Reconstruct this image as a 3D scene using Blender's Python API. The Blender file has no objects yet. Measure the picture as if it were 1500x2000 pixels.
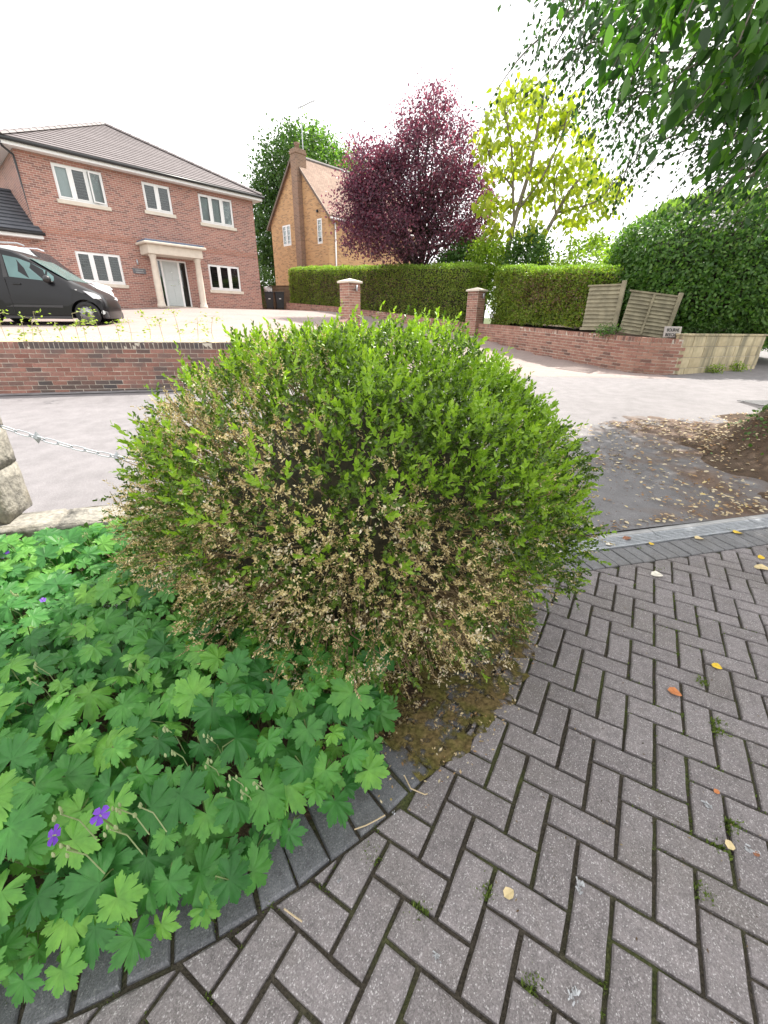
import bpy, bmesh, math, random
import numpy as np
from mathutils import Vector, Matrix

# ------------------------------------------------------------------ camera
sc = bpy.context.scene
col = sc.collection
CAMH, PITCH, ROLL, FPX = 1.5, math.radians(24.8), math.radians(0.9), 809.0
cp, sp, cr, sr = math.cos(PITCH), math.sin(PITCH), math.cos(ROLL), math.sin(ROLL)
cam_data = bpy.data.cameras.new('camera')
cam = bpy.data.objects.new('camera', cam_data)
col.objects.link(cam)
cam_data.sensor_fit = 'HORIZONTAL'
cam_data.sensor_width = 36.0
cam_data.lens = 36.0 * FPX / 1500.0
cam_data.clip_start = 0.05
cam_data.clip_end = 3000
right = Vector((cr, sr * sp, sr * cp)); up = Vector((-sr, cr * sp, cr * cp)); fwd = Vector((0, cp, -sp))
m = Matrix.Identity(4)
for i in range(3):
    m[i][0], m[i][1], m[i][2] = right[i], up[i], -fwd[i]
m[2][3] = CAMH
cam.matrix_world = m
sc.camera = cam

# ------------------------------------------------------------------ sky, sun, exposure
SUN_AZ, SUN_EL = math.radians(40), math.radians(55)      # azimuth right of the view heading (+Y)
SUN_DIR = np.array([math.sin(SUN_AZ) * math.cos(SUN_EL), math.cos(SUN_AZ) * math.cos(SUN_EL), math.sin(SUN_EL)])
world = bpy.data.worlds.new('World'); sc.world = world; world.use_nodes = True
nt = world.node_tree; nt.nodes.clear()
w_out = nt.nodes.new('ShaderNodeOutputWorld'); w_bg = nt.nodes.new('ShaderNodeBackground')
sky = nt.nodes.new('ShaderNodeTexSky'); sky.sky_type = 'NISHITA'; sky.sun_disc = False
sky.sun_elevation = SUN_EL; sky.sun_rotation = SUN_AZ; sky.air_density = 1.0; sky.dust_density = 4.0; sky.ozone_density = 1.0
# thin bright cloud veil over the blue: noise decides where the blue shows a little more
w_tc = nt.nodes.new('ShaderNodeTexCoord'); w_n = nt.nodes.new('ShaderNodeTexNoise'); w_n.inputs['Scale'].default_value = 2.2
w_n.inputs['Detail'].default_value = 6
w_r = nt.nodes.new('ShaderNodeMapRange'); w_r.inputs[1].default_value = .3; w_r.inputs[2].default_value = .6
w_r.inputs[3].default_value = .72; w_r.inputs[4].default_value = .97
w_mix = nt.nodes.new('ShaderNodeMixRGB'); w_mix.inputs[2].default_value = (10.6, 10.5, 10.4, 1)
nt.links.new(w_tc.outputs['Generated'], w_n.inputs['Vector']); nt.links.new(w_n.outputs['Fac'], w_r.inputs[0])
nt.links.new(w_r.outputs[0], w_mix.inputs[0]); nt.links.new(sky.outputs[0], w_mix.inputs[1])
nt.links.new(w_mix.outputs[0], w_bg.inputs[0]); w_bg.inputs[1].default_value = 0.13
nt.links.new(w_bg.outputs[0], w_out.inputs[0])
sun_data = bpy.data.lights.new('sun', 'SUN'); sun = bpy.data.objects.new('sun', sun_data); col.objects.link(sun)
sun_data.energy = 5.0; sun_data.angle = math.radians(0.6); sun_data.color = (1.0, .95, .86)
sun.rotation_euler = Vector(-SUN_DIR).to_track_quat('-Z', 'Y').to_euler()
sc.view_settings.view_transform = 'Standard'; sc.view_settings.look = 'None'
sc.view_settings.exposure = 0.78; sc.view_settings.gamma = 1.0; sc.view_settings.use_curve_mapping = False
sc.render.engine = 'CYCLES'
sc.cycles.use_denoising = True
sc.cycles.max_bounces = 6; sc.cycles.diffuse_bounces = 3; sc.cycles.glossy_bounces = 3; sc.cycles.transparent_max_bounces = 8

# ------------------------------------------------------------------ helpers
R = random.Random(7)
rng = np.random.default_rng(11)
def ray(x, y):
    u = (x - 750) / FPX; v = -(y - 1000) / FPX
    a = u * cr - v * sr; b = u * sr + v * cr
    return np.array([a, cp + b * sp, -sp + b * cp])
def at(x, y, Y):                       # world point seen at a photo pixel, Y metres ahead
    d = ray(x, y); return np.array([0, 0, CAMH]) + d * (Y / d[1])
def gnd(x, y, z=0.0):
    d = ray(x, y); return np.array([0, 0, CAMH]) + d * ((z - CAMH) / d[2])
def in_view(p, mg=30):
    X, Y, Z = p[0], p[1], p[2] - CAMH
    w = Y * cp - Z * sp
    if w < .1: return False
    a, b = X / w, (Y * sp + Z * cp) / w
    x = 750 + FPX * (a * cr + b * sr); y = 1000 - FPX * (-a * sr + b * cr)
    return -mg < x < 1500 + mg and -mg < y < 2000 + mg
def tag(o, label=None, cat=None, group=None, kind=None):
    if label: o['label'] = label
    if cat: o['category'] = cat
    if group: o['group'] = group
    if kind: o['kind'] = kind
    return o
def empty(name, loc=(0, 0, 0), rz=0.0, label=None, cat=None, group=None):
    o = bpy.data.objects.new(name, None); o.empty_display_size = .1
    o.location = loc; o.rotation_euler = (0, 0, rz); col.objects.link(o)
    return tag(o, label, cat, group)
def link(name, me, mat=None, parent=None, smooth=False, kind=None):
    o = bpy.data.objects.new(name, me); col.objects.link(o)
    if mat and not me.materials: me.materials.append(mat)
    if parent: o.parent = parent
    if smooth: me.polygons.foreach_set('use_smooth', [True] * len(me.polygons))
    if kind: o['kind'] = kind
    return o
def np_mesh(name, V, F):
    """V (n,3) array, F (m,k) array of equal sized faces."""
    me = bpy.data.meshes.new(name); V = np.asarray(V, np.float32); F = np.asarray(F, np.int32)
    k = F.shape[1]
    me.vertices.add(len(V)); me.vertices.foreach_set('co', V.ravel())
    me.loops.add(F.size); me.loops.foreach_set('vertex_index', F.ravel())
    me.polygons.add(len(F)); me.polygons.foreach_set('loop_start', np.arange(len(F), dtype=np.int32) * k)
    me.polygons.foreach_set('loop_total', np.full(len(F), k, np.int32))
    me.update(calc_edges=True)
    return me
def unit(v):
    v = np.asarray(v, float); return v / np.maximum(np.linalg.norm(v, axis=-1, keepdims=True), 1e-9)
class MB:
    def __init__(s): s.v = []; s.f = []
    def add(s, v, f):
        o = len(s.v); s.v += [tuple(float(c) for c in p) for p in v]; s.f += [tuple(i + o for i in q) for q in f]; return s
    def hexa(s, p): return s.add(p, [(0, 3, 2, 1), (4, 5, 6, 7), (0, 1, 5, 4), (1, 2, 6, 5), (2, 3, 7, 6), (3, 0, 4, 7)])
    def box(s, x0, x1, y0, y1, z0, z1):
        return s.hexa([(x0, y0, z0), (x1, y0, z0), (x1, y1, z0), (x0, y1, z0), (x0, y0, z1), (x1, y0, z1), (x1, y1, z1), (x0, y1, z1)])
    def obox(s, c, ex, ey, ez):         # centre and three half-axis vectors
        c, ex, ey, ez = (np.asarray(a, float) for a in (c, ex, ey, ez))
        return s.hexa([c - ex - ey - ez, c + ex - ey - ez, c + ex + ey - ez, c - ex + ey - ez, c - ex - ey + ez, c + ex - ey + ez, c + ex + ey + ez, c - ex + ey + ez])
    def tube(s, pts, rad, n=6, caps=True):
        pts = np.asarray(pts, float); k = len(pts)
        rad = np.full(k, rad) if np.isscalar(rad) else np.asarray(rad, float)
        t = unit(np.gradient(pts, axis=0)); o = len(s.v)
        a = np.array([0, 0, 1.0]) if abs(t[0][2]) < .9 else np.array([1.0, 0, 0])
        for i in range(k):
            e1 = unit(np.cross(t[i], a)); e2 = np.cross(t[i], e1); a = np.cross(e1, t[i]) if False else a
            for j in range(n):
                th = 2 * math.pi * j / n; s.v.append(tuple(pts[i] + rad[i] * (math.cos(th) * e1 + math.sin(th) * e2)))
        for i in range(k - 1):
            for j in range(n):
                j2 = (j + 1) % n; s.f.append((o + i * n + j, o + i * n + j2, o + (i + 1) * n + j2, o + (i + 1) * n + j))
        if caps:
            s.f.append(tuple(o + j for j in range(n))[::-1]); s.f.append(tuple(o + (k - 1) * n + j for j in range(n)))
        return s
    def lathe(s, prof, c=(0, 0, 0), n=16, axis='z'):
        o = len(s.v)
        for r, z in prof:
            for j in range(n):
                th = 2 * math.pi * j / n; x, y = r * math.cos(th), r * math.sin(th)
                p = (x, y, z) if axis == 'z' else ((x, z, y) if axis == 'y' else (z, x, y))
                s.v.append((p[0] + c[0], p[1] + c[1], p[2] + c[2]))
        for i in range(len(prof) - 1):
            for j in range(n):
                j2 = (j + 1) % n; s.f.append((o + i * n + j, o + i * n + j2, o + (i + 1) * n + j2, o + (i + 1) * n + j))
        s.f.append(tuple(o + j for j in range(n))[::-1]); s.f.append(tuple(o + (len(prof) - 1) * n + j for j in range(n)))
        return s
    def prism(s, poly, a, b):            # poly: list of 3d points, extruded from offset a to offset b (vectors)
        n = len(poly); P = [np.asarray(p, float) + a for p in poly] + [np.asarray(p, float) + b for p in poly]
        return s.add(P, [tuple(range(n))[::-1], tuple(range(n, 2 * n))] + [(i, (i + 1) % n, n + (i + 1) % n, n + i) for i in range(n)])
    def mesh(s, name):
        me = bpy.data.meshes.new(name); me.from_pydata(s.v, [], s.f); me.update()
        bm = bmesh.new(); bm.from_mesh(me); bmesh.ops.recalc_face_normals(bm, faces=bm.faces); bm.to_mesh(me); bm.free()
        return me
    def build(s, name, mat, parent=None, smooth=False, kind=None, bevel=0.0, seg=2):
        o = link(name, s.mesh(name), mat, parent, smooth, kind)
        if bevel:
            b = o.modifiers.new('bevel', 'BEVEL'); b.width = bevel; b.segments = seg; b.limit_method = 'ANGLE'; b.angle_limit = math.radians(40)
            if hasattr(o.data, 'shade_auto_smooth'): pass
        return o

# ------------------------------------------------------------------ materials
class NT:
    def __init__(s, name):
        s.m = bpy.data.materials.new(name); s.m.use_nodes = True; s.t = s.m.node_tree; s.t.nodes.clear()
        s.out = s.n('ShaderNodeOutputMaterial'); s.tc = s.n('ShaderNodeTexCoord')
    def n(s, t, **kw):
        nd = s.t.nodes.new(t)
        for k, v in kw.items():
            if k.startswith('_'): setattr(nd, k[1:], v)
            else:
                k2 = int(k[1:]) if k[0] == 'i' and k[1:].isdigit() else k.replace('__', ' ')
                s.set(nd.inputs[k2], v)
        return nd
    def set(s, inp, v):
        if hasattr(v, 'is_linked'): s.t.links.new(v, inp)
        else:
            if isinstance(v, tuple) and len(v) == 3 and inp.type == 'RGBA': v = (*v, 1)
            inp.default_value = v
    def noise(s, scale, detail=4, vec=None, rough=.55, dist=0.0):
        nd = s.n('ShaderNodeTexNoise', Scale=scale, Detail=detail, Roughness=rough, Distortion=dist)
        s.set(nd.inputs['Vector'], vec or s.tc.outputs['Object']); return nd.outputs['Fac']
    def ramp(s, fac, stops):
        nd = s.n('ShaderNodeValToRGB'); s.set(nd.inputs[0], fac); e = nd.color_ramp.elements
        while len(e) < len(stops): e.new(.5)
        for i, (p, c) in enumerate(stops):
            e[i].position = p; e[i].color = (*c, 1) if isinstance(c, tuple) else (c, c, c, 1)
        return nd.outputs[0]
    def mix(s, fac, a, b, mode='MIX'):
        nd = s.n('ShaderNodeMixRGB', _blend_type=mode); s.set(nd.inputs[0], fac); s.set(nd.inputs[1], a); s.set(nd.inputs[2], b); return nd.outputs[0]
    def math(s, op, a, b=0.0):
        nd = s.n('ShaderNodeMath', _operation=op); s.set(nd.inputs[0], a); s.set(nd.inputs[1], b); return nd.outputs[0]
    def rand(s):                          # differs per object and per loose piece
        g = s.n('ShaderNodeNewGeometry').outputs['Random Per Island']; o = s.n('ShaderNodeObjectInfo').outputs['Random']
        return s.math('FRACT', s.math('ADD', g, o))
    def bump(s, h, strength=.3, dist=.01):
        return s.n('ShaderNodeBump', Strength=strength, Distance=dist, Height=h).outputs[0]
    def bsdf(s, color, rough=.8, normal=None, metal=0.0, spec=.5, **kw):
        b = s.n('ShaderNodeBsdfPrincipled'); s.set(b.inputs['Base Color'], color); s.set(b.inputs['Roughness'], rough)
        s.set(b.inputs['Metallic'], metal); s.set(b.inputs['Specular IOR Level'], spec)
        for k, v in kw.items(): s.set(b.inputs[k.replace('__', ' ')], v)
        if normal: s.set(b.inputs['Normal'], normal)
        return b.outputs[0]
    def done(s, sh): s.t.links.new(sh, s.out.inputs[0]); return s.m

def plain(name, c, rough=.6, var=.12, scale=6.0, metal=0.0, spec=.5, bump=0.0, bscale=60, **kw):
    t = NT(name); n = t.noise(scale, 5)
    dark = tuple(x * (1 - var) for x in c); lite = tuple(min(1, x * (1 + var)) for x in c)
    nm = t.bump(t.noise(bscale, 3), bump, .004) if bump else None
    return t.done(t.bsdf(t.ramp(n, [(.3, dark), (.7, lite)]), rough, nm, metal, spec, **kw))
def leaf_mat(name, cols, trans=.35, rough=.45, tcol=None, nscale=1.2, spec=.4, mottle=0):
    t = NT(name); r = t.rand(); n = t.noise(nscale, 3)
    f = t.math('ADD', t.math('MULTIPLY', r, .65), t.math('MULTIPLY', n, .35))
    k = len(cols); c = t.ramp(f, [(.12 + .76 * i / (k - 1), cols[i]) for i in range(k)])
    nm = None
    if mottle:
        mo = t.noise(mottle, 4, t.n('ShaderNodeNewGeometry').outputs['Position']); c = t.mix(.35, c, t.ramp(mo, [(.3, (.3, .3, .3)), (.7, (.68, .68, .62))]), 'OVERLAY'); nm = t.bump(mo, .35, .006)
    tc = t.mix(1.0, c, tcol or (1.5, 1.7, .6), 'MULTIPLY')
    b = t.bsdf(c, rough, nm, 0, spec)
    tr = t.n('ShaderNodeBsdfTranslucent'); t.set(tr.inputs[0], tc)
    mx = t.n('ShaderNodeMixShader'); mx.inputs[0].default_value = trans
    t.t.links.new(b, mx.inputs[1]); t.t.links.new(tr.outputs[0], mx.inputs[2])
    return t.done(mx.outputs[0])
def bark_mat(name, c):
    t = NT(name); mp = t.n('ShaderNodeMapping'); t.set(mp.inputs[0], t.tc.outputs['Object']); mp.inputs['Scale'].default_value = (1, 1, .25)
    n = t.noise(22, 6, mp.outputs[0]); nm = t.bump(n, .6, .02)
    return t.done(t.bsdf(t.ramp(n, [(.3, tuple(x * .45 for x in c)), (.7, c)]), .9, nm))
def house_brick(name, a, b, c, mortar):
    t = NT(name); sx = t.n('ShaderNodeSeparateXYZ'); t.set(sx.inputs[0], t.tc.outputs['Object'])
    cb = t.n('ShaderNodeCombineXYZ'); t.set(cb.inputs[0], t.math('ADD', sx.outputs[0], sx.outputs[1])); t.set(cb.inputs[1], sx.outputs[2])
    br = t.n('ShaderNodeTexBrick', Scale=1.0, Mortar__Size=.006, Mortar__Smooth=.15, Bias=-.1, Brick__Width=.225, Row__Height=.075)
    t.set(br.inputs['Vector'], cb.outputs[0]); t.set(br.inputs['Color1'], (0, 0, 0)); t.set(br.inputs['Color2'], (1, 1, 1)); t.set(br.inputs['Mortar'], (.5, .5, .5))
    # per brick shade
    pc = t.ramp(br.outputs['Color'], [(.05, a), (.35, b), (.72, b), (.9, c)])
    big = t.noise(.7, 4); fine = t.noise(38, 4)
    pc = t.mix(.35, pc, t.ramp(big, [(.3, tuple(x * .8 for x in b)), (.7, tuple(min(1, x * 1.15) for x in b))]))
    pc = t.mix(.25, pc, t.ramp(fine, [(.35, tuple(x * .6 for x in b)), (.7, tuple(min(1, x * 1.25) for x in b))]))
    cl = t.mix(br.outputs['Fac'], pc, t.mix(t.noise(3, 3), mortar, tuple(x * .8 for x in mortar)))
    nm = t.bump(t.math('SUBTRACT', 1.0, br.outputs['Fac']), .5, .008)
    return t.done(t.bsdf(cl, .85, nm))
def brick_mat(name, cols, stain=None):
    t = NT(name); r = t.rand(); n = t.noise(9, 5); n2 = t.noise(70, 4)
    k = len(cols); c = t.ramp(r, [(i / (k - 1), cols[i]) for i in range(k)])
    c = t.mix(.55, c, t.ramp(n, [(.3, (.25, .25, .25)), (.55, (.6, .6, .6)), (.75, (.85, .85, .85))]), 'OVERLAY')
    if stain:
        g = t.n('ShaderNodeNewGeometry'); w = t.noise(2.3, 4, g.outputs['Position'])
        c = t.mix(t.math('MULTIPLY', t.ramp(w, [(.5, 0.0), (.68, 1.0)]), .6), c, stain)
    return t.done(t.bsdf(c, .88, t.bump(n2, .35, .004)))
def glass_mat(name, tint=(.9, .95, .95), rough=.02):
    t = NT(name); g = t.n('ShaderNodeBsdfGlossy', Roughness=rough); tr = t.n('ShaderNodeBsdfTransparent', Color=(*tint, 1))
    fr = t.n('ShaderNodeFresnel', IOR=1.5); f = t.math('ADD', t.math('MULTIPLY', fr.outputs[0], .8), .02)
    mx = t.n('ShaderNodeMixShader'); t.set(mx.inputs[0], f); t.t.links.new(tr.outputs[0], mx.inputs[1]); t.t.links.new(g.outputs[0], mx.inputs[2])
    return t.done(mx.outputs[0])

# ------------------------------------------------------------------ leaf geometry
LEAF2 = (np.array([(0, 0, 0), (.45, -.5, .10), (1, 0, -.04), (.45, .5, .10)]), np.array([(0, 1, 2), (0, 2, 3)]))
LEAF4 = (np.array([(0, 0, 0), (.28, -.44, .10), (.68, -.36, .09), (1, 0, -.05), (.68, .36, .09), (.28, .44, .10)]), np.array([(0, 1, 2, 3), (0, 3, 4, 5)]))
def leaves(name, C, D, N, L, W, tmpl, mat, parent=None, kind='stuff'):
    """C origins, D pointing directions, N rough normals, L lengths, W width/length."""
    T, F = tmpl; D = unit(D); S = unit(np.cross(N, D)); U = np.cross(D, S)
    L = np.broadcast_to(L, (len(C),)).astype(float)
    V = C[:, None, :] + L[:, None, None] * (T[None, :, 0:1] * D[:, None, :] + W * T[None, :, 1:2] * S[:, None, :] + W * T[None, :, 2:3] * U[:, None, :])
    k = len(T); FF = (F[None] + (np.arange(len(C)) * k)[:, None, None]).reshape(-1, F.shape[1])
    return link(name, np_mesh(name, V.reshape(-1, 3), FF), mat, parent, False, kind)
def rdir(n, up=0.0):
    v = rng.normal(size=(n, 3)); v = unit(v); v[:, 2] += up; return unit(v)
def sprig_leaves(B, D, Ls, nl, leaf, spread=.9):
    """leaf pairs along twigs: returns origins, directions, normals, lengths."""
    n = len(B); D = unit(D); a = unit(np.cross(D, rng.normal(size=(n, 3)))); b = np.cross(D, a)
    C, DD, NN, LL = [], [], [], []
    for i in range(nl):
        th = (i // 2) * 1.571 + (i % 2) * math.pi + rng.normal(0, .35, n)
        t = .12 + .88 * (i + .5) / nl
        rad = np.cos(th)[:, None] * a + np.sin(th)[:, None] * b
        k = spread * (1.0 - .55 * (i / nl))
        C.append(B + D * (Ls * t)[:, None]); DD.append(D * (1 - .35 * k) + rad * k + rng.normal(0, .15, (n, 3)))
        NN.append(D - rad * .4 + rng.normal(0, .2, (n, 3))); LL.append(leaf * rng.uniform(.7, 1.2, n) * (1.0 - .35 * abs(i / nl - .45)))
    return np.concatenate(C), np.concatenate(DD), np.concatenate(NN), np.concatenate(LL)
def sm(a, b, x):
    t = np.clip((x - a) / (b - a), 0, 1); return t * t * (3 - 2 * t)
def wob(P, f, seed=0):                   # cheap smooth 3d noise in -1..1
    g = np.random.default_rng(seed); o = 0
    for k in range(5):
        d = unit(g.normal(size=3)); o = o + np.sin((P @ d) * f * (1 + .45 * k) + g.uniform(0, 6.28)) / (1 + .3 * k)
    return o / 2.6
# ------------------------------------------------------------------ shared materials
def asphalt(name, c, agg=.5, patch=.25, dirt=False):
    t = NT(name); n = t.noise(.8, 5); f = t.noise(260, 3); v = t.n('ShaderNodeTexVoronoi', Scale=190.0); t.set(v.inputs['Vector'], t.tc.outputs['Object'])
    cl = t.ramp(n, [(.3, tuple(x * (1 - patch) for x in c)), (.7, tuple(x * (1 + patch) for x in c))])
    cl = t.mix(agg, cl, t.ramp(v.outputs['Color'], [(.2, tuple(x * .6 for x in c)), (.6, c), (.95, tuple(min(1, x * 1.9 + .05) for x in c))]))
    mid = t.noise(5.5, 6)
    cl = t.mix(.3, cl, t.ramp(mid, [(.35, tuple(x * .6 for x in c)), (.65, tuple(x * 1.25 for x in c))]))
    if dirt:        # brown soil trodden over from the bank on the right
        sx = t.n('ShaderNodeSeparateXYZ'); t.set(sx.inputs[0], t.tc.outputs['Object']); g = t.math('ADD', t.math('MULTIPLY', sx.outputs[0], .16), t.math('MULTIPLY', t.noise(1.7, 6), 1.1))
        cl = t.mix(t.ramp(t.math('MULTIPLY', g, .5), [(.50, 0.0), (.60, .85)]), cl, t.ramp(t.noise(60, 4), [(.3, (.07, .04, .025)), (.7, (.19, .115, .07))]))
    return t.done(t.bsdf(cl, .85, t.bump(f, .5, .004)))
M_road = asphalt('pale_worn_asphalt', (.19, .178, .184), .35, .22)
M_apron = asphalt('dark_patched_asphalt', (.165, .16, .165), .45, .25, True)
t = NT('soil'); n = t.noise(14, 6); n2 = t.noise(90, 4)
M_soil = t.done(t.bsdf(t.mix(.5, t.ramp(n, [(.3, (.035, .022, .014)), (.7, (.12, .075, .045))]), t.ramp(n2, [(.35, (.03, .02, .012)), (.7, (.16, .10, .06))])), .95, t.bump(n2, .8, .015)))
t = NT('grass_ground'); n = t.noise(.5, 6); n2 = t.noise(30, 4)
M_grass = t.done(t.bsdf(t.mix(.5, t.ramp(n, [(.3, (.05, .08, .025)), (.7, (.09, .12, .04))]), t.ramp(n2, [(.35, (.04, .06, .02)), (.7, (.13, .15, .06))])), .95, t.bump(n2, .6, .03)))
t = NT('joint_soil_and_moss'); n = t.noise(3.2, 5); n2 = t.noise(120, 3)
M_joint = t.done(t.bsdf(t.mix(t.ramp(n, [(.48, 0.0), (.62, 1.0)]), t.ramp(n2, [(.3, (.03, .025, .018)), (.7, (.085, .072, .052))]), t.ramp(n2, [(.3, (.035, .045, .014)), (.7, (.10, .11, .035))])), .95, t.bump(n2, 1.0, .01)))
def paver_mat(name, a, b, fleck):
    t = NT(name); r = t.rand(); geo = t.n('ShaderNodeNewGeometry').outputs['Position']
    c = t.ramp(r, [(0, a), (1, b)])
    v = t.n('ShaderNodeTexVoronoi', Scale=330.0); t.set(v.inputs['Vector'], geo)
    big = t.noise(2.3, 5, geo); mid = t.noise(26, 5, geo)
    c = t.mix(.8, c, t.ramp(mid, [(.3, (.28, .28, .28)), (.5, (.5, .5, .5)), (.72, (.70, .69, .68))]), 'OVERLAY')
    c = t.mix(t.math('MULTIPLY', t.ramp(big, [(.50, 0.0), (.66, 1.0)]), .5), c, (.12, .108, .082))
    spot = t.noise(7.5, 6, geo); c = t.mix(t.math('MULTIPLY', t.ramp(spot, [(.60, 0.0), (.72, 1.0)]), .55), c, (.085, .07, .055))
    c = t.mix(.55, c, t.ramp(v.outputs['Color'], [(.1, tuple(x * .45 for x in a)), (.45, a), (.78, b), (.93, fleck)]))
    fine = t.noise(420, 2, geo)
    return t.done(t.bsdf(c, .82, t.bump(t.math('ADD', fine, t.math('MULTIPLY', mid, .6)), .55, .004)))
M_paver = paver_mat('weathered_block_paver', (.16, .144, .145), (.262, .238, .242), (.64, .62, .62))
M_char = paver_mat('charcoal_block_paver', (.105, .108, .118), (.165, .168, .182), (.3, .3, .3))
M_grey = paver_mat('grey_block_paver', (.15, .15, .155), (.21, .21, .22), (.34, .34, .34))
M_mortar = plain('mortar', (.50, .45, .38), .95, .25, 12, bump=.5)
M_redbrick = brick_mat('red_wall_brick', [(.11, .075, .068), (.24, .12, .092), (.29, .145, .115), (.17, .105, .09), (.26, .13, .10), (.21, .095, .075)], (.09, .085, .085))
M_darkbrick = brick_mat('sooty_wall_brick', [(.06, .05, .05), (.11, .075, .065), (.085, .07, .068), (.15, .095, .08), (.07, .06, .062)], (.07, .07, .07))
M_pinkbrick = brick_mat('pinkish_brick', [(.15, .085, .07), (.30, .155, .115), (.36, .20, .15), (.27, .13, .10), (.33, .18, .135)])
t = NT('yellow_walling_stone'); r = t.rand(); n = t.noise(7, 6); g = t.n('ShaderNodeNewGeometry').outputs['Position']
mpg = t.n('ShaderNodeMapping'); t.set(mpg.inputs[0], g); mpg.inputs['Scale'].default_value = (2.4, 2.4, .25)
strk = t.noise(1.6, 5, mpg.outputs[0])
c = t.mix(.5, t.ramp(r, [(0, (.44, .36, .22)), (1, (.56, .48, .31))]), t.ramp(n, [(.3, (.32, .26, .15)), (.7, (.58, .5, .33))]))
c = t.mix(t.math('MULTIPLY', t.ramp(strk, [(.48, 0.0), (.62, 1.0)]), .75), c, (.15, .14, .10))
M_stone = t.done(t.bsdf(c, .9, t.bump(t.noise(30, 5), .6, .015)))
t = NT('grey_lichen_stone'); n = t.noise(6, 6); n2 = t.noise(26, 6)
c = t.mix(.5, t.ramp(n, [(.3, (.16, .155, .14)), (.7, (.34, .32, .28))]), t.ramp(n2, [(.35, (.12, .11, .095)), (.65, (.4, .37, .31))]))
c = t.mix(t.math('MULTIPLY', t.ramp(t.noise(4, 4), [(.55, 0.0), (.7, 1.0)]), .5), c, (.16, .13, .075))
M_oldstone = t.done(t.bsdf(c, .92, t.bump(n2, .9, .02)))
M_concrete = plain('concrete', (.36, .36, .36), .85, .15, 9, bump=.3)
M_galv = plain('galvanised_steel', (.46, .48, .51), .55, .2, 30, metal=.75)
M_white = plain('white_upvc', (.78, .78, .78), .35, .03, 4)
M_cream = plain('cream_stone', (.60, .54, .46), .8, .08, 5, bump=.2)
M_black = plain('black_plastic', (.018, .018, .02), .4, .2, 5)
M_brown = bark_mat('brown_bark', (.14, .10, .07))

# ------------------------------------------------------------------ heights of the place
def y_kink(x): return np.maximum(2.7, 2.54 + .266 * (np.asarray(x, float) - 1.21) + .21)     # the rise to the road starts behind the drain
def z_road(x, y):
    x = np.asarray(x, float); y = np.asarray(y, float) + 0 * x; k = np.minimum(y_kink(x), 6.5)
    return np.where(y < 8, np.clip((y - k) / (8 - k), 0, 1) * .265, np.clip(.05 * (y - 2.7), 0, 1.4))
def z_right(y): return np.interp(y, [9.3, 10.9, 13.7, 17.4, 24, 29, 40], [.35, .42, .6, 1.02, 1.82, 2.03, 2.2])
def z_left(y): return np.interp(y, [6, 8, 13.2, 23.4, 29, 40], [.97, 1.03, 1.24, 1.97, 2.03, 2.2])
def x_edge(y): return np.interp(y, [8.2, 8.7, 9.7, 11.5, 14.7], [-3.0, -2.2, -1.75, -1.4, -1.2])
def wall_y(x): return 7.37 + .222 * (np.asarray(x, float) + 6.73)
def z_plot(x, y):
    x = np.asarray(x, float); y = np.asarray(y, float)
    wd = .10 + np.maximum(0, y - 13.5) * 1.1; e = x_edge(y) - .16
    w = 1 - sm(e - wd, e + .02 + wd * .4, x)
    z = z_left(y) * w + z_right(y) * (1 - w)
    front = sm(0.06, .16, y - wall_y(np.minimum(x, -2.9)))
    low = z_road(x, y) - .12
    ent = sm(9.9, 10.05, y) * (1 - sm(0, .12, x - .1 - np.interp(y, [10, 10.6, 10.85, 11.3, 13.75, 17.3, 22], [6.9, 6.6, 6.2, 5.85, 4.8, 3.35, 3.3])))
    f2 = np.where(x < -2.6, front, ent + (1 - ent) * (x < x_edge(y)) * front)
    return low * (1 - f2) + z * f2
def z_any(x, y):
    z = np.maximum(z_plot(x, y), z_road(x, y)) if y > 9.4 or (y > wall_y(x) and x < -2.9) else z_road(x, y)
    return float(z)
def grid(name, xs, ys, zf, mat, kind='structure', parent=None):
    X, Y = np.meshgrid(xs, ys); Z = zf(X, Y) + 0 * X
    nx = len(xs); i = np.arange((len(ys) - 1) * (nx)).reshape(len(ys) - 1, nx)[:, :-1].ravel()
    F = np.stack([i, i + 1, i + nx + 1, i + nx], 1)
    return link(name, np_mesh(name, np.stack([X, Y, Z], -1).reshape(-1, 3), F), mat, parent, True, kind)

# far ground to the horizon
def z_far(x, y):
    r = np.interp(y, [-10, 2.5, 9, 20, 30, 60], [-.25, -.2, .0, .6, 1.7, 2.0])
    return r
grid('ground', np.concatenate([np.linspace(-900, -40, 12), np.linspace(-30, 30, 25), np.linspace(40, 900, 12)]),
     np.concatenate([np.linspace(-600, -20, 8), np.linspace(-10, 60, 36), np.linspace(80, 1500, 12)]), z_far, M_grass)
# road
rx = np.linspace(-40, 30, 90); ry = np.concatenate([np.linspace(2.72, 12, 60), np.linspace(12.5, 34, 40)])
RX, RT = np.meshgrid(rx, np.linspace(0, 1, 100)); RY = y_kink(RX) + .02 + (34 - y_kink(RX)) * RT ** 1.6; RY = np.where(RX > 30, np.maximum(RY, y_kink(30)), RY)
i = np.arange(99 * 90).reshape(99, 90)[:, :-1].ravel(); link('road', np_mesh('road', np.stack([RX, RY, z_road(RX, RY)], -1).reshape(-1, 3), np.stack([i, i + 1, i + 91, i + 90], 1)), M_road, None, True, 'structure')
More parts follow.
